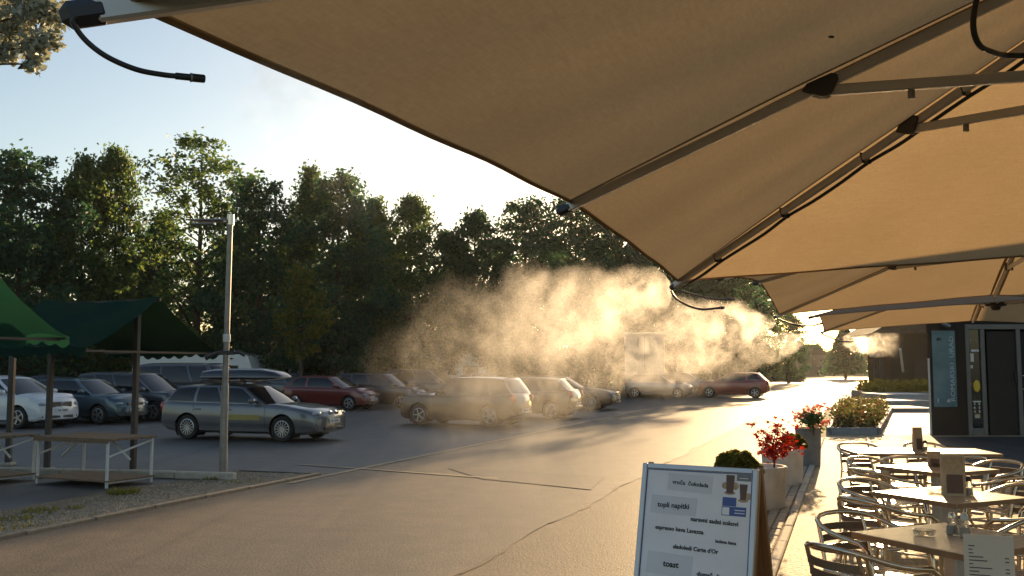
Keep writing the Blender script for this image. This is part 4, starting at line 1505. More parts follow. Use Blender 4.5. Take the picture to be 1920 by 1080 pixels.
# ================================================================== STALLS, LAMP
def stall(origin, length, width, ze, zr, mat, label, posts, seed):
    ex, ey = -v_, u_
    o = thing('market_stall', label, 'stall', (origin.x, origin.y, 0), math.atan2(ex.y, ex.x), 'green canvas market stalls')
    # local: x along the ridge away from the open gable, y: -u side is +? (right handed: y = z cross x)
    sg = 1 if (Vector((-ex.y, ex.x, 0)).dot(ey) > 0) else -1
    rs = random.Random(seed)
    ph = rs.uniform(0, 6)

    def roof(side):
        def fn(s, t):
            x = length * s
            y = side * sg * width / 2 * t
            z = zr + (ze - zr) * t
            z -= .16 * math.sin(math.pi * t) * (.6 + .4 * math.cos(s * 5 + ph)) * .9
            z += .02 * math.sin(s * 11 + t * 4 + ph) * t + .012 * math.sin(s * 23 - t * 9)
            z -= .05 * math.sin(math.pi * s) * (1 - t)
            return Vector((x, y, z))
        return fn
    cv = MB()
    for side in (-1, 1):
        cv.grid(roof(side), 26, 14, flip=(side > 0))
    can = cv.obj('canopy', MT[mat], o, 80)
    for side in (-1, 1):
        val = MB()
        f = roof(side)
        n = 60
        pts = []
        for k in range(n + 1):
            p = f(k / n, 1)
            drop = .10 + .06 * abs(math.sin(k / n * math.pi * length / .24))
            pts.append((p, Vector((p.x, p.y + side * sg * .012, p.z - drop))))
        val.add([q for pr in pts for q in pr], [(2 * k, 2 * k + 1, 2 * k + 3, 2 * k + 2) for k in range(n)])
        val.obj('valance', MT[mat], can, 80)
    bm_ = MB()
    bm_.bar((-.02, 0, zr - .05), (length, 0, zr - .08), .04, .05)
    bm_.obj('ridge_bar', MT['dark_metal'], o)
    for side in (-1, 1):
        MB().bar((.02, side * width / 2 * .97, ze - .05), (length, side * width / 2 * .97, ze - .05), .035, .035).obj('eave_bar', MT['dark_metal'], o)
    MB().bar((.12, -width / 2 * .95, ze - .07), (.12, width / 2 * .95, ze - .07), .03, .03).obj('tie_bar', MT['dark_metal'], o)
    for (x, y) in posts:
        p = MB().box((x, y * sg, (zr - .15) / 2), (.085, .085, zr - .15), bev=.008).obj('post', MT['dark_metal'], o)
        MB().box((x, y * sg, .03), (.2, .2, .06), bev=.01).obj('foot', MT['kerb'], p)
    return o


stall(Vector((-5.87, 15.95, 0)), 2.5, 3.2, 2.08, 2.93, 'stall', 'dark green market stall with an open gable beside the lamp post', [(.33, -.12), (2.15, -.1)], 3)
stall(Vector((-6.45, 12.0, 0)), 2.6, 2.4, 2.2, 2.92, 'stall_bright', 'bright green market stall cut off by the left edge', [(2.3, .3), (2.45, -.9)], 8)
xp = thing('stall_post', 'single dark post at the left edge under the dark green stall', 'post', G(15, 873))
MB().box((0, 0, 1.15), (.095, .095, 2.3), bev=.008).obj('post', MT['dark_metal'], xp)
MB().box((0, 0, .03), (.2, .2, .06), bev=.01).obj('foot', MT['kerb'], xp)


def stall_table(p, ax, l, w, h, label, shelf=True):
    o = thing('stall_table', label, 'table', (p.x, p.y, 0), math.atan2(ax.y, ax.x), 'wooden market tables on white steel legs')
    n = 6
    for k in range(n):
        y = -w / 2 + w * (k + .5) / n
        MB().box((random.uniform(-.015, .015), y, h + random.uniform(-.003, .003)), (l + .16, w / n - .012, .035), bev=.004).obj('plank', MT['plank'], o)
    MB().box((0, -w / 2 - .012, h - .015), (l + .1, .022, .07)).obj('apron', MT['plank'], o)
    for sx in (-1, 1):
        for sy in (-1, 1):
            MB().box((sx * l / 2, sy * w / 2 * .92, (h - .02) / 2), (.038, .038, h - .02), bev=.005).obj('leg', MT['white_metal'], o)
        MB().bar((sx * l / 2, -w / 2 * .9, h - .25), (sx * l / 2, w / 2 * .9, h - .05), .025, .025).obj('brace', MT['white_metal'], o)
        MB().bar((sx * l / 2, -w / 2 * .9, .075), (sx * l / 2, w / 2 * .9, .075), .025, .025).obj('stretcher', MT['white_metal'], o)
        MB().bar((sx * l / 2, 0, h - .32), (sx * (l / 2 - .4), 0, h - .04), .025, .025).obj('brace', MT['white_metal'], o)
    if shelf:
        for k in range(5):
            y = -w / 2 + w * (k + .5) / 5
            MB().box((.02, y, .10), (l + .04, w / 5 - .014, .025), bev=.003).obj('shelf_plank', MT['plank'], o)
    return o


stall_table(Vector((-6.38, 14.86, 0)), Vector((.905, -.425, 0)), 1.45, .92, .70, 'weathered plank table with white legs, left of the lamp post')
stall_table(Vector((-8.35, 15.2, 0)), Vector((.905, -.425, 0)), 1.45, .9, .70, 'plank table with white legs cut off by the left edge', True)

lp = G(418, 891)
lamp = thing('street_lamp', 'slim grey street lamp with a flat head beside the market stalls', 'street lamp', (lp.x, lp.y, 0))
ztop = D(432, 404, lp.y + .0).z
MB().tube([(0, 0, 0), (0, 0, 1.46), (0, 0, 1.5)], [.066, .06, .052], 14).obj('base_tube', MT['galv'], lamp, 40)
MB().tube([(0, 0, 1.48), (.02, 0, ztop)], [.05, .041], 14).obj('pole', MT['galv'], lamp, 40)
MB().box((.045, -.03, 1.36), (.03, .03, .12), bev=.006).obj('hatch', MT['galv'], lamp)
hd = MB()
prof = [(.0, .0, .05, .075), (-.14, .0, .09, .085), (-.34, .0, .13, .075), (-.55, .01, .12, .05), (-.70, .03, .07, .02)]
vs, fs = [], []
for (x, z, w_, h_) in prof:
    for a in range(10):
        t = a / 10 * 6.283
        vs.append((x, w_ * math.cos(t), z + (h_ * .5) * math.sin(t) * (1 if math.sin(t) > 0 else .55)))
for i in range(4):
    for a in range(10):
        fs.append((i * 10 + a, i * 10 + (a + 1) % 10, i * 10 + 10 + (a + 1) % 10, i * 10 + 10 + a))
fs += [tuple(range(9, -1, -1)), tuple(range(40, 50))]
hd.add(vs, fs)
h_ = hd.obj('lamp_head', MT['galv'], lamp, 60, loc=(.0, 0, ztop - .09))
h_.rotation_euler = (0, R(-2), R(8))
MB().box((-.42, 0, -.045), (.36, .15, .02), bev=.006).obj('diffuser', MT['head'], h_)
MB().tube([(.022, 0, ztop - .16), (.022, 0, ztop + .015)], .058, 12).obj('collar', MT['alu'], lamp, 40)
MB().ell((-.06, -.05, ztop - .11), (.035, .03, .03)).obj('bolt', MT['alu'], lamp, 60)
br = MB().box((.0, -.02, 2.0), (.30, .06, .07), bev=.008).obj('bracket', MT['black_plastic'], lamp)
MB().tube([(-.1, -.03, 2.0), (-.2, -.05, 1.97), (-.32, -.06, 1.91)], [.04, .03, .045], 8).obj('speaker_horn', MT['black_plastic'], br, 40)
MB().tube([(.14, -.03, 2.0), (.24, -.05, 2.0), (.33, -.05, 1.96)], [.03, .025, .035], 8).obj('speaker_horn', MT['black_plastic'], br, 40)
MB().lathe([(.062, 0), (.062, .13)], 14, Matrix.Translation((.006, 0, 2.18))).obj('notice_band', MT['white_metal'], lamp, 40)

# ================================================================== VEHICLES
def wheel_meshes(r, w=.2, spokes=5):
    t = MB().lathe([(r * .62, -w / 2 + .01), (r * .9, -w / 2), (r * .99, -w / 2 + .03), (r, 0), (r * .99, w / 2 - .03), (r * .9, w / 2), (r * .62, w / 2 - .01)], 28, axis='Y').mesh('tyre', MT['rubber'], 50)
    m = MB().lathe([(r * .66, .0), (r * .66, w / 2 - .005), (r * .6, w / 2 + .002), (r * .57, w / 2 - .03), (r * .55, .02), (.001, .02)], 28, axis='Y')
    for s in (-1,):
        for k in range(spokes):
            a = 2 * math.pi * k / spokes
            dv = Vector((math.cos(a), 0, math.sin(a)))
            m.bar(dv * r * .1 + Vector((0, w / 2 - .02, 0)), dv * r * .6 + Vector((0, w / 2 - .012, 0)), .045 if spokes < 8 else .022, .03, up=Vector((0, 1, 0)))
    m.lathe([(.001, w / 2), (r * .13, w / 2 - .002), (r * .15, w / 2 - .03)], 12, axis='Y')
    return t, m.mesh('rim', MT['rim'], 40)


WH = {}


def interp(x, pts):
    return float(np.interp(x, [p[0] for p in pts], [p[1] for p in pts]))


SPECS = {
    'wagon': dict(L=4.8, W=1.80, H=1.44, belt=.93, nose=.72, hood=.80, cowl=.98, ws0=1.02, ws1=.22, rw1=-1.86, rw0=-2.26, wf=1.42, wr=-1.41, R=.325, rear=.98,
                  wins=[(.015, .30), (.335, .60), (.63, .965)], sp=14),
    'hatch': dict(L=4.0, W=1.70, H=1.45, belt=.92, nose=.66, hood=.82, cowl=.98, ws0=1.08, ws1=.28, rw1=-1.42, rw0=-1.88, wf=1.25, wr=-1.24, R=.30, rear=.98,
                  wins=[(.06, .36), (.40, .95)], sp=5),
    'mini': dict(L=4.35, W=1.78, H=1.54, belt=.96, nose=.72, hood=.88, cowl=1.05, ws0=1.30, ws1=.40, rw1=-1.72, rw0=-2.08, wf=1.38, wr=-1.32, R=.32, rear=1.02,
                 wins=[(.04, .22), (.25, .56), (.59, .90), (.915, .985)], sp=5),
    'suv': dict(L=4.35, W=1.78, H=1.62, belt=1.0, nose=.80, hood=.96, cowl=1.08, ws0=.92, ws1=.30, rw1=-1.72, rw0=-2.1, wf=1.30, wr=-1.30, R=.345, rear=1.04,
                wins=[(.02, .24), (.28, .58), (.62, .96)], sp=5),
    'mpv': dict(L=4.75, W=1.86, H=1.70, belt=1.0, nose=.74, hood=.90, cowl=1.06, ws0=1.52, ws1=.55, rw1=-1.95, rw0=-2.25, wf=1.46, wr=-1.40, R=.33, rear=1.04,
                wins=[(.03, .27), (.30, .58), (.61, .90), (.915, .985)], sp=5),
    'van': dict(L=4.9, W=1.90, H=1.95, belt=1.15, nose=.80, hood=1.02, cowl=1.16, ws0=1.72, ws1=1.0, rw1=-2.2, rw0=-2.40, wf=1.58, wr=-1.42, R=.34, rear=1.15,
                wins=[(.03, .33), (.355, .69), (.72, .96)], sp=5),
}


def car_meshes(sp, pmat):
    """the meshes of one car, nose to +x, in metres"""
    L, W, H = sp['L'], sp['W'], sp['H']
    h2 = L / 2
    zt = [(-h2, .60), (-h2 + .02, sp['rear'] - .12), (-h2 + .10, sp['rear']), (sp['rw0'], sp['rear'] - .0), (sp['ws0'] - .05, sp['belt']), (sp['ws0'] + .06, sp['cowl'] - .06),
          (sp['ws0'] + .5, (sp['cowl'] + sp['hood']) / 2 + .0), (h2 - .32, sp['hood']), (h2 - .14, sp['hood'] - .055), (h2 - .05, sp['nose']), (h2, sp['nose'] - .13)]
    zb = [(-h2, .36), (-h2 + .25, .24), (-h2 + .7, .2), (h2 - .7, .19), (h2 - .2, .20), (h2, .26)]

    def plan(x):
        f = max(0, (abs(x) - (h2 - .75)) / .75)
        return 1 - (.16 if x > 0 else .10) * f ** 2.3

    xs = sorted(set([round(-h2 + i * .045, 4) for i in range(int(L / .045) + 1)] + [-h2, -h2 + .02, -h2 + .06, -h2 + .1, h2, h2 - .02, h2 - .05, h2 - .09, h2 - .14]))

    def section(x):
        w = W / 2 * plan(x)
        b, t = interp(x, zb), interp(x, zt)
        sec = [(0, b), (.55 * w, b), (.90 * w, b + .012), (.965 * w, b + .06)]
        z0 = b + .06
        zs = [z0 + (t - .10 - z0) * k / 13 for k in range(1, 14)]
        for z in zs:
            q = (z - .2) / (t - .2 + 1e-6)
            k = 1 - .035 * (2 * q - 1.05) ** 2 - (.012 if q < .30 else 0) - .03 * max(0, q - .6)
            sec.append((w * k, z))
        wt = sec[-1][0]
        crown = .035 if x > sp['ws0'] else .0
        sec += [(wt - .012, t - .055), (wt - .04, t - .02), (wt - .09, t), (wt * .6, t + crown * .8), (wt * .3, t + crown), (0, t + crown)]
        return sec
    m = MB()
    secs = [section(x) for x in xs]
    ns = len(secs[0])
    RA = sp['R'] + .05
    wc = [(sp['wf'], sp['R']), (sp['wr'], sp['R'])]

    def bulge(x, y):
        f = max(0, (abs(x) - (h2 - .5)) / .5)
        return x - math.copysign(.16 * f * (abs(y) / (W / 2)) ** 2.2, x)
    for side in (1, -1):
        vs, fs = [], []
        inside = []
        for i, x in enumerate(xs):
            for (y, z) in secs[i]:
                xx, zz = bulge(x, y), z
                ins = False
                if y > .6 * W / 2 and z < .85:
                    for cx, cz_ in wc:
                        dx, dz = xx - cx, zz - cz_
                        r_ = math.hypot(dx, dz)
                        if r_ < RA + .012:
                            ins = True
                            if r_ > RA - .05 and r_ > 1e-4:
                                k = RA / r_
                                xx, zz = cx + dx * k, max(cz_ + dz * k, .12)
                vs.append((xx, y * side, zz))
                inside.append(ins)
        for i in range(len(xs) - 1):
            for j in range(ns - 1):
                q = (i * ns + j, (i + 1) * ns + j, (i + 1) * ns + j + 1, i * ns + j + 1)
                if all(inside[k] for k in q):
                    continue
                fs.append(q if side < 0 else q[::-1])
        # end caps
        for i, fl in ((0, False), (len(xs) - 1, True)):
            for j in range(1, ns // 2):
                pass
            ring = [i * ns + j for j in range(ns)]
            fs.append(tuple(ring if (fl == (side > 0)) else ring[::-1]))
        m.add(vs, fs)
    # ---- cabin shell
    wb0, wr0 = W / 2 * .925, W / 2 * .735
    roofx = [(sp['rw1'] - .02, H - .055), (sp['rw1'] + .35, H - .012), ((sp['rw1'] + sp['ws1']) / 2 + .1, H), (sp['ws1'] - .25, H - .02), (sp['ws1'] + .02, H - .07)]
    zroof = lambda x: interp(x, roofx)
    zbelt = lambda x: interp(x, zt) - .012
    dA, dC = .16, .05

    def side_s(s, t, sg, off=0.):
        xb = (sp['rw0'] + dC) + (sp['ws0'] - dA - sp['rw0'] - dC) * s
        xt_ = (sp['rw1'] + .03) + (sp['ws1'] - .10 - sp['rw1'] - .03) * s
        zb_, zr_ = zbelt(xb), zroof(xt_) - .05
        x = xb + (xt_ - xb) * t
        yb = wb0 * (1 - .05 * max(0, (abs(xb) - 1.0))) * plan(xb)
        y = yb + (wr0 - yb) * t + .035 * math.sin(math.pi * t) + off
        return Vector((x, sg * y, zb_ + (zr_ - zb_) * t))
    for sg in (-1, 1):
        m.grid(lambda a, b, sg=sg: side_s(a, b, sg), 30, 6, flip=(sg > 0))

    def roof_s(a, b):
        sgv = 2 * b - 1
        e = side_s(a, 1, 1)
        x0 = (sp['rw1'] - .02) + (sp['ws1'] + .02 - sp['rw1'] + .02) * a
        x = e.x + (x0 - e.x) * (1 - sgv * sgv)
        y = e.y * sgv
        k = min(1, 1 - abs(sgv) ** 4)
        return Vector((x, y, e.z + (zroof(x0) - e.z) * (1 - abs(sgv) ** 3.2)))
    m.grid(roof_s, 24, 12)

    def ws_s(a, b, off=0.):
        sgv = 2 * a - 1
        e0, e1 = side_s(1, b, 1), None
        xc = sp['ws0'] + (sp['ws1'] + .02 - sp['ws0']) * b
        zc_ = zbelt(sp['ws0'] - .05) + (zroof(sp['ws1'] + .02) - zbelt(sp['ws0'] - .05)) * b
        k = 1 - abs(sgv) ** 2.4
        return Vector((e0.x + (xc - e0.x) * k + off, e0.y * sgv, e0.z + (zc_ - e0.z) * k + off * .6))

    def rw_s(a, b, off=0.):
        sgv = 2 * a - 1
        e0 = side_s(0, b, 1)
        xc = sp['rw0'] + (sp['rw1'] - .02 - sp['rw0']) * b
        zc_ = zbelt(sp['rw0']) + (zroof(sp['rw1'] - .02) - zbelt(sp['rw0'])) * b
        k = 1 - abs(sgv) ** 2.4
        return Vector((e0.x + (xc - e0.x) * k - off, e0.y * sgv, e0.z + (zc_ - e0.z) * k + off * .3))
    m.grid(ws_s, 14, 8)
    m.grid(rw_s, 14, 8, flip=True)
    out = {'body': [m.mesh('body', pmat, 38)]}
    G_ = MT['car_glass']
    gl = []
    for sg in (-1, 1):
        for (a, b) in sp['wins']:
            gl.append(('side_window', MB().grid(lambda s, t, sg=sg, a=a, b=b: side_s(a + (b - a) * s, .07 + .83 * t, sg, .007), 8, 5, flip=(sg > 0)).mesh('side_window', G_, 60)))
    gl.append(('windscreen', MB().grid(lambda a, b: ws_s(.055 + .89 * a, .03 + .90 * b, .008), 14, 6).mesh('windscreen', G_, 60)))
    gl.append(('rear_window', MB().grid(lambda a, b: rw_s(.08 + .84 * a, .12 + .76 * b, .008), 12, 5, flip=True).mesh('rear_window', G_, 60)))
    out['glass'] = gl
    # wheel wells
    wm = MB()
    for cx, cz_ in wc:
        for sg in (-1, 1):
            y0, y1 = sg * (W / 2 - .34), sg * (W / 2 * .955)
            prof = [(RA + .004, min(y0, y1)), (RA + .004, max(y0, y1))]
            n = 20
            vs = []
            for yy in (y0, y1):
                for k in range(n + 1):
                    a = R(-35) + R(250) * k / n
                    vs.append((cx + (RA + .004) * math.cos(a), yy, cz_ + (RA + .004) * math.sin(a)))
            fs = [(k, k + 1, n + 2 + k, n + 1 + k) for k in range(n)] + [tuple(range(n + 1))]
            wm.add(vs, fs)
    wm.box((0, 0, .26), (L - .9, W * .72, .16))
    out['wheel_arches'] = wm.mesh('wheel_arches', MT['black_plastic'])
    # seams, handles, mirrors
    seam = MB()
    hand = []
    xsd = [sp['wins'][i][1] + .02 for i in range(len(sp['wins']) - 1)] if len(sp['wins']) < 4 else [.28, .575]
    doors = xsd[-2:] if len(sp['wins']) > 2 else xsd[-1:]
    for sg in (-1, 1):
        lines = [side_s(s_, 0, 1).x for s_ in doors] + [sp['ws0'] - .10]
        for x in lines:
            sec = section(x)
            pts = [Vector((x, sg * (y + .0005), z)) for y, z in sec[5:18]]
            ok = [p for p in pts if all(math.hypot(p.x - cx, p.z - cz_) > RA + .03 for cx, cz_ in wc)]
            if len(ok) > 2:
                seam.tube(ok, .006, 4)
        for x in lines[:-1][::-1][:2] if True else []:
            pass
        for x in [l + .14 for l in lines[:-1]]:
            y = max(p[0] for p in section(x)[10:16])
            hand.append(MB().box((x, sg * (y - .004), sp['belt'] - .14), (.19, .035, .032), bev=.01).mesh('door_handle', pmat, 40))
        # side protection strip
    out['door_seams'] = seam.mesh('door_seams', MT['black_plastic'])
    out['handles'] = hand
    mir = []
    for sg in (-1, 1):
        x = sp['ws0'] - .42
        mm = MB().ell((x, sg * (W / 2 + .085), sp['belt'] + .085), (.075, .115, .075), 12, 8)
        mm.bar((x + .02, sg * (W / 2 * .9), sp['belt'] + .03), (x, sg * (W / 2 + .05), sp['belt'] + .06), .05, .03)
        mir.append(mm.mesh('side_mirror', pmat, 60))
    out['mirrors'] = mir
    hl, tl = [], []
    for sg in (-1, 1):
        x = h2 - .20
        hl.append(MB().ell((x - .02, sg * W / 2 * .655, sp['nose'] - .025), (.165, .185, .066), 14, 8, rz=-sg * .5).mesh('headlight', MT['head'], 60))
        tl.append(MB().ell((-h2 + .135, sg * W / 2 * .765, sp['rear'] - .14), (.115, .115, .14), 12, 8, rz=sg * .3).mesh('tail_light', MT['tail'], 60))
    out['heads'], out['tails'] = hl, tl
    zn = sp['nose']
    g = MB().box((h2 - .028, 0, zn - .035), (.05, W * .42, .085), bev=.015)
    out['grille'] = g.mesh('grille', MT['black_plastic'])
    g = MB()
    for k in range(3):
        g.box((h2 + .0, 0, zn - .062 + k * .027), (.01, W * .40, .008))
    out['grille_bars'] = g.mesh('grille_bar', MT['chrome'])
    g = MB().box((h2 - .028, 0, .33), (.05, W * .5, .085), bev=.015)
    for sg in (-1, 1):
        g.box((h2 - .105, sg * W * .335, .33), (.05, .16, .07), bev=.015)
    out['intake'] = g.mesh('air_intake', MT['black_plastic'])
    out['plate_f'] = MB().box((h2 + .006, 0, zn - .21), (.012, .50, .105)).mesh('number_plate', MT['plate'])
    out['plate_r'] = MB().box((-h2 - .006, 0, .52), (.012, .50, .105)).mesh('number_plate', MT['plate'])
    pm = MB()
    for k in range(7):
        if k == 2:
            continue
        pm.box((0, -.15 + k * .052, 0), (.002, .03, .055))
    out['plate_marks'] = pm.mesh('plate_marks', MT['ink'])
    bl = MB()
    bl.box((-h2 - .002, 0, .42), (.03, W * .62, .06), bev=.01)
    out['rear_trim'] = bl.mesh('rear_trim', MT['black_plastic'])
    return out


EMB = {}
mb = MB().tube([(0, .055 * math.cos(k * .5236), .055 * math.sin(k * .5236)) for k in range(12)], .008, 6, closed=True)
for k in range(3):
    a = R(90 + 120 * k)
    mb.bar((0, 0, 0), (0, .055 * math.cos(a), .055 * math.sin(a)), .01, .01, up=Vector((1, 0, 0)))
EMB['star'] = mb.mesh('emblem', MT['chrome'])
mb = MB().tube([(0, .055 * math.cos(k * .5236), .055 * math.sin(k * .5236)) for k in range(12)], .008, 6, closed=True)
for a, b in (((-.035, .04), (-.012, -.04)), ((-.012, -.04), (0, 0)), ((0, 0), (.012, -.04)), ((.012, -.04), (.035, .04))):
    mb.bar((0, a[0], a[1]), (0, b[0], b[1]), .01, .01, up=Vector((1, 0, 0)))
EMB['ring'] = mb.mesh('emblem', MT['chrome'])
EMB['diamond'] = MB().tube([(0, 0, .07), (0, .045, 0), (0, 0, -.07), (0, -.045, 0)], .012, 6, closed=True).mesh('emblem', MT['chrome'])


def car(kind, pmat, loc, rz, label, scale=1.0, emblem=None, kidneys=False, cat='car', group='cars in the car park', detail=True, fat_grille=False):
    sp = SPECS[kind]
    me = car_meshes(sp, pmat)
    o = thing('parked_car', label, cat, (loc.x, loc.y, 0.0), rz, group)
    o.scale = (scale,) * 3
    h2, W, zn = sp['L'] / 2, sp['W'], sp['nose']
    link('body', me['body'][0], o)
    for n, g in me['glass']:
        link(n, g, o)
    link('wheel_arches', me['wheel_arches'], o)
    link('door_seams', me['door_seams'], o)
    for h in me['handles']:
        link('door_handle', h, o)
    for h in me['mirrors']:
        link('side_mirror', h, o)
    for h in me['heads']:
        link('headlight', h, o)
    for h in me['tails']:
        link('tail_light', h, o)
    if kidneys:
        for sg in (-1, 1):
            k = MB().box((h2 - .05, sg * .13, zn - .005), (.10, .20, .125), bev=.04).obj('kidney_grille', MT['chrome'], o, 40)
            MB().box((h2 - .043, sg * .13, zn - .005), (.10, .16, .09), bev=.03).obj('grille_mesh', MT['black_plastic'], k, 40)
            for q in (-1, 1):
                l_ = MB().lathe([(.001, .01), (.055, .004), (.06, -.03)], 14, Matrix.Translation((h2 - .085 - .045 * (q < 0) * 0, sg * (.47 + .085 * q), zn - .02)) @ Matrix.Rotation(R(90), 4, 'Y') @ Matrix.Rotation(R(0), 4, 'Z')).obj('lamp_ring', MT['chrome'], o, 40)
    else:
        gr = link('grille', me['grille'], o)
        if fat_grille:
            gr.scale = (1, 1, 1.8)
            gr.location = (0, 0, -(zn - .035) * .8 + .0)
        link('grille_bar', me['grille_bars'], gr)
    link('air_intake', me['intake'], o)
    for n, x in (('plate_f', h2 + .013), ('plate_r', -h2 - .013)):
        p = link('number_plate', me[n], o)
        link('plate_marks', me['plate_marks'], p, (x, 0, zn - .21 if n == 'plate_f' else .52))
    link('rear_trim', me['rear_trim'], o)
    if emblem:
        link('emblem', EMB[emblem], o, (h2 + .012, 0, zn - .035))
    key = (round(sp['R'], 3), sp['sp'])
    if key not in WH:
        WH[key] = wheel_meshes(sp['R'], .2, sp['sp'])
    t, r_ = WH[key]
    for x in (sp['wf'], sp['wr']):
        for sg in (-1, 1):
            w = link('wheel', t, o, (x, sg * (W / 2 - .115), sp['R']), 0 if sg > 0 else math.pi)
            link('rim', r_, w)
    return o


P = {
    'silver': paint('paint_silver_grey', (.13, .135, .145), .5), 'white': paint('paint_white', (.62, .63, .64), 0.), 'teal': paint('paint_teal', (.035, .07, .09)),
    'graphite': paint('paint_graphite', (.045, .047, .055)), 'vangrey': paint('paint_van_grey', (.06, .062, .075)), 'red': paint('paint_red', (.15, .012, .009), .15),
    'dark': paint('paint_dark', (.022, .024, .03)), 'maroon': paint('paint_maroon', (.26, .035, .025), .2), 'black': paint('paint_black', (.014, .014, .016)), 'lblue': paint('paint_blue', (.05, .09, .16)),
    'beige': paint('paint_beige', (.35, .31, .25)),
}
A0, A1 = -ROAD, math.pi - ROAD           # nose towards the road / away from it


def park(u_near, v_front, kind, pm, label, head=1, scale=1., turn=0., **kw):
    sp = SPECS[kind]
    s = scale
    c = UV(u_near + sp['W'] / 2 * s, v_front - sp['L'] / 2 * s)   # v_front: the end nearest the road
    return car(kind, P[pm], c, (A0 if head > 0 else A1) + R(turn), label, s, **kw)


bmw = park(19.75, -11.75, 'wagon', 'silver', 'silver grey estate car with a dark roof box, right behind the lamp post', scale=.95, kidneys=True)
# pale yellow lettering strip on its door
MB().box((.32, -SPECS['wagon']['W'] / 2 - .002, .60), (.92, .008, .13)).obj('door_sticker', M('yellow_film', (.34, .27, .07), .5), bmw)
for sx in (-1, 1):
    MB().tube([(.1, sx * .62, 1.41), (0, sx * .62, 1.47), (-1.6, sx * .62, 1.47), (-1.75, sx * .62, 1.40)], .018, 6).obj('roof_rail', MT['black_plastic'], bmw)
for x in (-.2, -1.2):
    MB().box((x, 0, 1.50), (.05, 1.3, .04), bev=.01).obj('roof_bar', MT['black_plastic'], bmw)
rb = thing('roof_box', 'glossy dark roof box on top of the silver grey estate car', 'roof box', (bmw.location.x, bmw.location.y, 0), A0)
rb.scale = (.95,) * 3
vs, fs = [], []
prof = [(-1.62, .30, .06), (-1.55, .40, .17), (-1.2, .44, .22), (-.4, .45, .235), (.25, .44, .225), (.62, .38, .15), (.80, .26, .05), (.82, .2, .02)]
for (x, w_, h_) in prof:
    for k in range(12):
        a = math.pi * k / 11
        vs.append((x, w_ * math.copysign(abs(math.cos(a)) ** .5, math.cos(a)), h_ * math.sin(a) ** .7))
    for k in range(12):
        a = math.pi * k / 11
        vs.append((x, -w_ * .96 * math.copysign(abs(math.cos(a)) ** .5, math.cos(a)), -.07 * min(1, h_ * 6) * math.sin(a) ** .7))
for i in range(len(prof) - 1):
    for k in range(24):
        fs.append((i * 24 + k, i * 24 + (k + 1) % 24, i * 24 + 24 + (k + 1) % 24, i * 24 + 24 + k))
fs += [tuple(range(23, -1, -1)), tuple(len(prof) * 24 - 24 + k for k in range(24))]
MB().add(vs, fs).obj('shell', paint('paint_roof_box', (.016, .018, .026)), rb, 40, loc=(.15, 0, 1.60))
MB().tube([(x + .15, w_ * 1.0 + .004, 1.605) for x, w_, h_ in prof] + [(x + .15, -w_ * 1.0 - .004, 1.605) for x, w_, h_ in prof[::-1]], .009, 5, closed=True).obj('seam', MT['alu_dull'], rb)

park(21.6, -21.9, 'mini', 'white', 'white hatchback with a chrome star grille at the left edge of the car park', emblem='star', fat_grille=True)
park(24.1, -21.35, 'hatch', 'teal', 'dark teal small hatchback between the white and the graphite car', emblem='diamond')
park(26.2, -20.9, 'mpv', 'graphite', 'graphite family car between the teal hatchback and the grey van', emblem='ring', scale=.96)
park(29.3, -20.6, 'van', 'vangrey', 'dark grey van behind the silver estate car', cat='van', emblem='ring')
park(35.2, -18.7, 'hatch', 'red', 'red hatchback facing right between the estate car and the misty car', scale=1.0)
park(38.0, -17.6, 'mpv', 'dark', 'dark family car behind the red hatchback', scale=.92)
park(26.9, -9.2, 'suv', 'black', 'dark hatchback with bright rear window, veiled by mist', head=-1, scale=.93, turn=-6)
park(31.6, -8.9, 'hatch', 'black', 'dark car right behind the veiled hatchback, lost in the mist', head=-1)
park(39.0, -9.2, 'wagon', 'black', 'low dark car in the mist in front of the truck', head=1)
park(55.5, -8.6, 'hatch', 'silver', 'pale car nose shining in the sun, left of two', head=1)
park(59.6, -7.6, 'mini', 'silver', 'pale car nose shining in the sun, beside the maroon hatchback', head=1)
park(57.3, -4.4, 'hatch', 'maroon', 'maroon hatchback seen from behind at the sunny end of the car park', head=-1, scale=1.05)
# rows further back, only roofs show
c = D(30, 690, 44); car('wagon', P['dark'], c, A0, 'dark car roof behind the white hatchback')
c = D(122, 690, 46); car('hatch', P['black'], c, A0, 'small dark car behind the teal hatchback')
c = D(560, 690, 49); car('mini', P['graphite'], c, A0, 'dark car roof just behind the red hatchback')
c = D(800, 690, 50); car('mpv', P['dark'], c, A0, 'dark car behind the veiled hatchback, left one')
c = D(930, 690, 54); car('wagon', P['beige'], c, A0, 'pale car roof in the mist above the veiled hatchback')


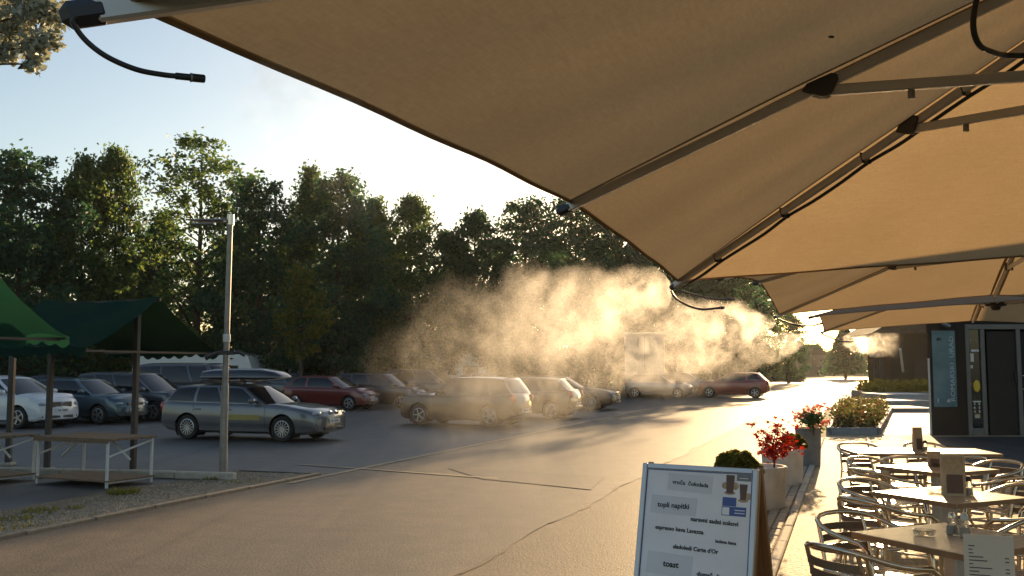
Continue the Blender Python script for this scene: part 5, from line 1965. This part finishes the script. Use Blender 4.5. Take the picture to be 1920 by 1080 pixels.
# caravans and camper vans
def caravan(px, d, L, H, rz, label, camper=False, name='caravan'):
    p = D(px, 690, d)
    o = thing(name, label, 'camper van' if camper else 'caravan', (p.x, p.y, 0), rz, 'white caravans and campers under the trees')
    z0 = .45
    prof = [(-L / 2, z0 + .1), (-L / 2 - .05, z0 + .8), (-L / 2 + .12, H - .12), (-L / 2 + .4, H), (L / 2 - .9, H), (L / 2 - .3, H - .18), (L / 2 + .02, z0 + 1.0), (L / 2 - .08, z0 + .1), (L / 2 - .3, z0), (-L / 2 + .3, z0)]
    W = 2.2
    n = len(prof)
    vs = [(x, -W / 2, z) for x, z in prof] + [(x, W / 2, z) for x, z in prof]
    vs2 = [(x * .985, -W / 2 - .03, z0 + (z - z0) * .97 + .03) for x, z in prof]
    fs = [tuple(range(n)), tuple(range(2 * n - 1, n - 1, -1))] + [(i, n + i, n + (i + 1) % n, (i + 1) % n) for i in range(n)]
    MB().add(vs, fs).obj('shell', MT['white_paint'], o, 30)
    for x, w_ in ((-L * .28, 1.1), (L * .08, .55), (L * .31, .9)):
        f = MB().box((x, -W / 2 - .01, z0 + 1.15), (w_, .05, .55), bev=.02).obj('window_frame', MT['black_plastic'], o)
        MB().box((x, -W / 2 - .035, z0 + 1.15), (w_ - .1, .02, .46)).obj('pane', MT['car_glass'], f)
    MB().box((0, -W / 2 - .012, z0 + .62), (L * .94, .012, .07)).obj('trim_strip', MT['alu_dull'], o)
    MB().box((-L * .12, -W / 2 - .012, z0 + .95), (.62, .03, 1.7), bev=.02).obj('door', MT['white_paint'], o)
    MB().box((L * .12, 0, H + .05), (.6, .5, .12), bev=.03).obj('roof_hatch', MT['black_plastic'], o)
    key = (.32, 5)
    if key not in WH:
        WH[key] = wheel_meshes(.32, .2, 5)
    for x in ((-.1,) if not camper else (-L * .3, L * .33)):
        for sg in (-1, 1):
            w = link('wheel', WH[key][0], o, (x, sg * (W / 2 - .1), .32), 0 if sg > 0 else math.pi)
            link('rim', WH[key][1], w)
    MB().bar((L / 2 - .2, 0, z0 + .02), (L / 2 + .9, 0, z0 - .02), .1, .1).obj('tow_bar', MT['dark_metal'], o)
    return o


caravan(378, 51, 6.6, 2.55, A0 + R(12), 'long white caravan behind the grey van, above the estate car')
caravan(575, 58, 4.6, 2.75, A0 + R(14), 'white caravan between the tree trunks behind the red hatchback', True, 'camper_van')
caravan(842, 60, 5.0, 2.6, A0 + R(12), 'white caravan dimly seen through the left of the mist')
caravan(180, 62, 5.0, 2.5, A0 + R(12), 'caravan in the dark under the trees behind the stall posts')

# box truck
p = D(1212, 690, 62)
tr = thing('box_truck', 'tall box truck seen through the bright mist left of the white cars', 'truck', (p.x, p.y, 0), A0 + R(100))
MB().box((-2.2, 0, 2.35), (5.4, 2.35, 2.9), bev=.04).obj('cargo_box', MT['truck_grey'], tr)
for sy in (-.58, .58):
    MB().box((-4.92, sy, 2.3), (.04, 1.1, 2.6), bev=.015).obj('rear_door', MT['galv'], tr)
for y in (-.35, .35):
    MB().tube([(-4.96, y, 1.05), (-4.96, y, 3.55)], .025, 6).obj('lock_rod', MT['alu'], tr)
MB().box((-2.2, 0, 3.83), (5.5, 2.4, .06)).obj('roof_edge', MT['alu'], tr)
MB().box((-1.6, 0, .72), (6.6, .9, .25)).obj('chassis', MT['dark_metal'], tr)
cabm = MB().add([(.6, -1.05, .5), (2.5, -1.05, .5), (2.5, -1.05, 1.4), (2.05, -1.05, 2.5), (.6, -1.05, 2.6), (.6, 1.05, .5), (2.5, 1.05, .5), (2.5, 1.05, 1.4), (2.05, 1.05, 2.5), (.6, 1.05, 2.6)],
                [(0, 1, 2, 3, 4), (9, 8, 7, 6, 5), (0, 5, 6, 1), (1, 6, 7, 2), (2, 7, 8, 3), (3, 8, 9, 4), (4, 9, 5, 0)]).obj('cab', MT['white_paint'], tr)
MB().add([(2.505, -.95, 1.45), (2.505, .95, 1.45), (2.085, .95, 2.42), (2.085, -.95, 2.42)], [(0, 1, 2, 3)]).obj('windscreen', MT['car_glass'], cabm)
tw = wheel_meshes(.42, .26, 6)
for x in (-3.6, 1.6):
    for sg in (-1, 1):
        w = link('wheel', tw[0], tr, (x, sg * .98, .42), 0 if sg > 0 else math.pi)
        link('rim', tw[1], w)
for sg in (-1, 1):
    MB().box((-4.95, sg * .95, .85), (.05, .3, .14), bev=.01).obj('tail_light', MT['tail'], tr)

# ================================================================== MIST
def mist(name, p0, p1, r0, r1, dens, label, power=.8, nscale=1.6, rough=.9, thr=.5, seed=0., aniso=.62, fade=(.02, .75), puff=1.25, bow=0., step=.2):
    p0, p1 = Vector(p0), Vector(p1)
    ax = (p1 - p0)
    L = ax.length
    x = ax.normalized()
    y = Vector((0, 0, 1)).cross(x).normalized()
    z = x.cross(y)
    m4 = Matrix((x, y, z)).transposed().to_4x4()
    m4.translation = p0
    Rf = lambda t: r0 + (r1 - r0) * t ** power
    K = 1.5
    m = MB()
    n = 14
    N = 12
    Lx = L * 1.12
    vs = []
    for i in range(N + 1):
        t = i / N
        rr_ = Rf(min(1, t * 1.12)) * K
        for k in range(n):
            a = 2 * math.pi * k / n
            vs.append((t * Lx, rr_ * math.cos(a), rr_ * math.sin(a) + 4 * bow * t * (1 - t)))
    fs = []
    for i in range(N):
        for k in range(n):
            fs.append((i * n + k, i * n + (k + 1) % n, (i + 1) * n + (k + 1) % n, (i + 1) * n + k))
    fs += [tuple(range(n - 1, -1, -1)), tuple(N * n + k for k in range(n))]
    m.add(vs, fs)
    mat, nt, out = newmat(name)
    mat.cycles.volume_step_rate = step
    lk = nt.links.new
    tc = nd(nt, 'ShaderNodeTexCoord')
    sep = nd(nt, 'ShaderNodeSeparateXYZ')
    # billow: displace the coordinate with coarse noise before measuring the radius
    nz = nd(nt, 'ShaderNodeTexNoise')
    setin(nz, Scale=nscale, Detail=6, Roughness=.62)
    off = nd(nt, 'ShaderNodeVectorMath', operation='ADD')
    off.inputs[1].default_value = (seed, seed * .7, seed * 1.3)
    lk(tc.outputs['Object'], off.inputs[0])
    lk(off.outputs[0], nz.inputs['Vector'])
    lk(tc.outputs['Object'], sep.inputs[0])

    def math_(op, a, b=None, clamp=False):
        q = nd(nt, 'ShaderNodeMath', operation=op)
        q.use_clamp = clamp
        for i, v in enumerate((a, b)):
            if v is None:
                continue
            if isinstance(v, (int, float)):
                q.inputs[i].default_value = v
            else:
                lk(v, q.inputs[i])
        return q.outputs[0]
    t = math_('MAXIMUM', math_('DIVIDE', sep.outputs[0], L), 0.0)
    arch = math_('MULTIPLY', math_('MULTIPLY', t, math_('SUBTRACT', 1.0, t)), bow * 4)
    zz = math_('SUBTRACT', sep.outputs[2], arch)
    rad = math_('SQRT', math_('ADD', math_('MULTIPLY', sep.outputs[1], sep.outputs[1]), math_('MULTIPLY', zz, zz)))
    Rt = math_('ADD', math_('MULTIPLY', math_('POWER', t, power), r1 - r0), r0)
    rn = math_('DIVIDE', rad, Rt)
    bil = math_('MULTIPLY', math_('SUBTRACT', nz.outputs['Fac'], .5), puff * 2)
    core = math_('SUBTRACT', math_('ADD', 1.0, bil), rn)
    core = math_('MULTIPLY', core, 3.4, True)
    # strands
    nf = nd(nt, 'ShaderNodeTexNoise')
    setin(nf, Scale=nscale * 2.4, Detail=6, Roughness=.62, Distortion=1.8)
    lk(off.outputs[0], nf.inputs['Vector'])
    mr = nd(nt, 'ShaderNodeMapRange')
    setin(mr, From_Min=thr - .07, From_Max=thr + .12, To_Min=1 - rough, To_Max=1.9)
    lk(nf.outputs['Fac'], mr.inputs['Value'])
    # fade along the jet: dense at the nozzle, thinning out
    f0 = nd(nt, 'ShaderNodeMapRange')
    setin(f0, From_Min=0, From_Max=max(fade[0], .001), To_Min=0, To_Max=1)
    lk(t, f0.inputs['Value'])
    f1 = nd(nt, 'ShaderNodeMapRange')
    setin(f1, From_Min=fade[1] * .55, From_Max=1.1, To_Min=1, To_Max=0)
    lk(t, f1.inputs['Value'])
    near_ = math_('DIVIDE', .022, math_('ADD', math_('MULTIPLY', Rt, Rt), .016))
    dn = math_('MULTIPLY', math_('MULTIPLY', core, mr.outputs[0]), math_('MULTIPLY', f0.outputs[0], f1.outputs[0]))
    dn = math_('MULTIPLY', math_('MULTIPLY', dn, near_), dens)
    sc = nd(nt, 'ShaderNodeVolumeScatter')
    sc.inputs['Color'].default_value = (1, .985, .96, 1)
    sc.inputs['Anisotropy'].default_value = aniso
    lk(dn, sc.inputs['Density'])
    lk(sc.outputs[0], out.inputs['Volume'])
    o = m.obj('mist', mat)
    o.matrix_world = m4
    return tag(o, label, 'mist', 'drifting mist from the parasol nozzles', 'stuff')


mist('mist_near', D(1252, 536, 5.35), D(775, 722, 8.6), .02, .64, 1.3, 'golden mist cloud drifting left from the nearest parasol', power=.52, nscale=1.5, seed=1.3, fade=(.015, .85), bow=.10)
mist('mist_second', D(1452, 600, 10.6), D(940, 735, 14.5), .03, .92, 2.1, 'golden mist cloud drifting left from the second parasol', power=.55, nscale=1.3, seed=4.1, fade=(.015, .9), bow=.14)
mist('mist_third', D(1538, 628, 15.2), D(1230, 705, 20), .03, .60, .6, 'thin mist drifting left from the farthest parasol', power=.7, nscale=1.2, seed=7.7)
mist('mist_right', D(1585, 640, 15.4), D(1672, 648, 14.6), .10, .2, 2.6, 'short bright mist puff right of the farthest parasol tip', power=.6, nscale=2.6, seed=2.2, fade=(.05, 1.3), aniso=.55)
mist('mist_spray', D(384, 143, 1.255), D(760, 270, 1.9), .004, .22, .9, 'faint spray leaving the nozzle in the top left', power=1.0, nscale=5, seed=3.2, fade=(.01, .6), rough=.98, thr=.55)
mist('mist_low', D(1000, 690, 8.0), D(900, 905, 10.2), .35, .8, .4, 'thin mist sinking over the road below the near cloud', puff=.5, power=.8, nscale=1.0, seed=9.4, fade=(.1, .9))

# ------------------------------------------------------------------ evening haze
hz, nt, out = newmat('haze')
pv = nd(nt, 'ShaderNodeVolumePrincipled')
pv.inputs['Color'].default_value = (1.0, .97, .92, 1)
pv.inputs['Density'].default_value = .00012
pv.inputs['Anisotropy'].default_value = .6
nt.links.new(pv.outputs[0], out.inputs['Volume'])
tag(MB().box((0, 570, 10.2), (1404, 1264, 22.5)).obj('haze', hz), kind='stuff')
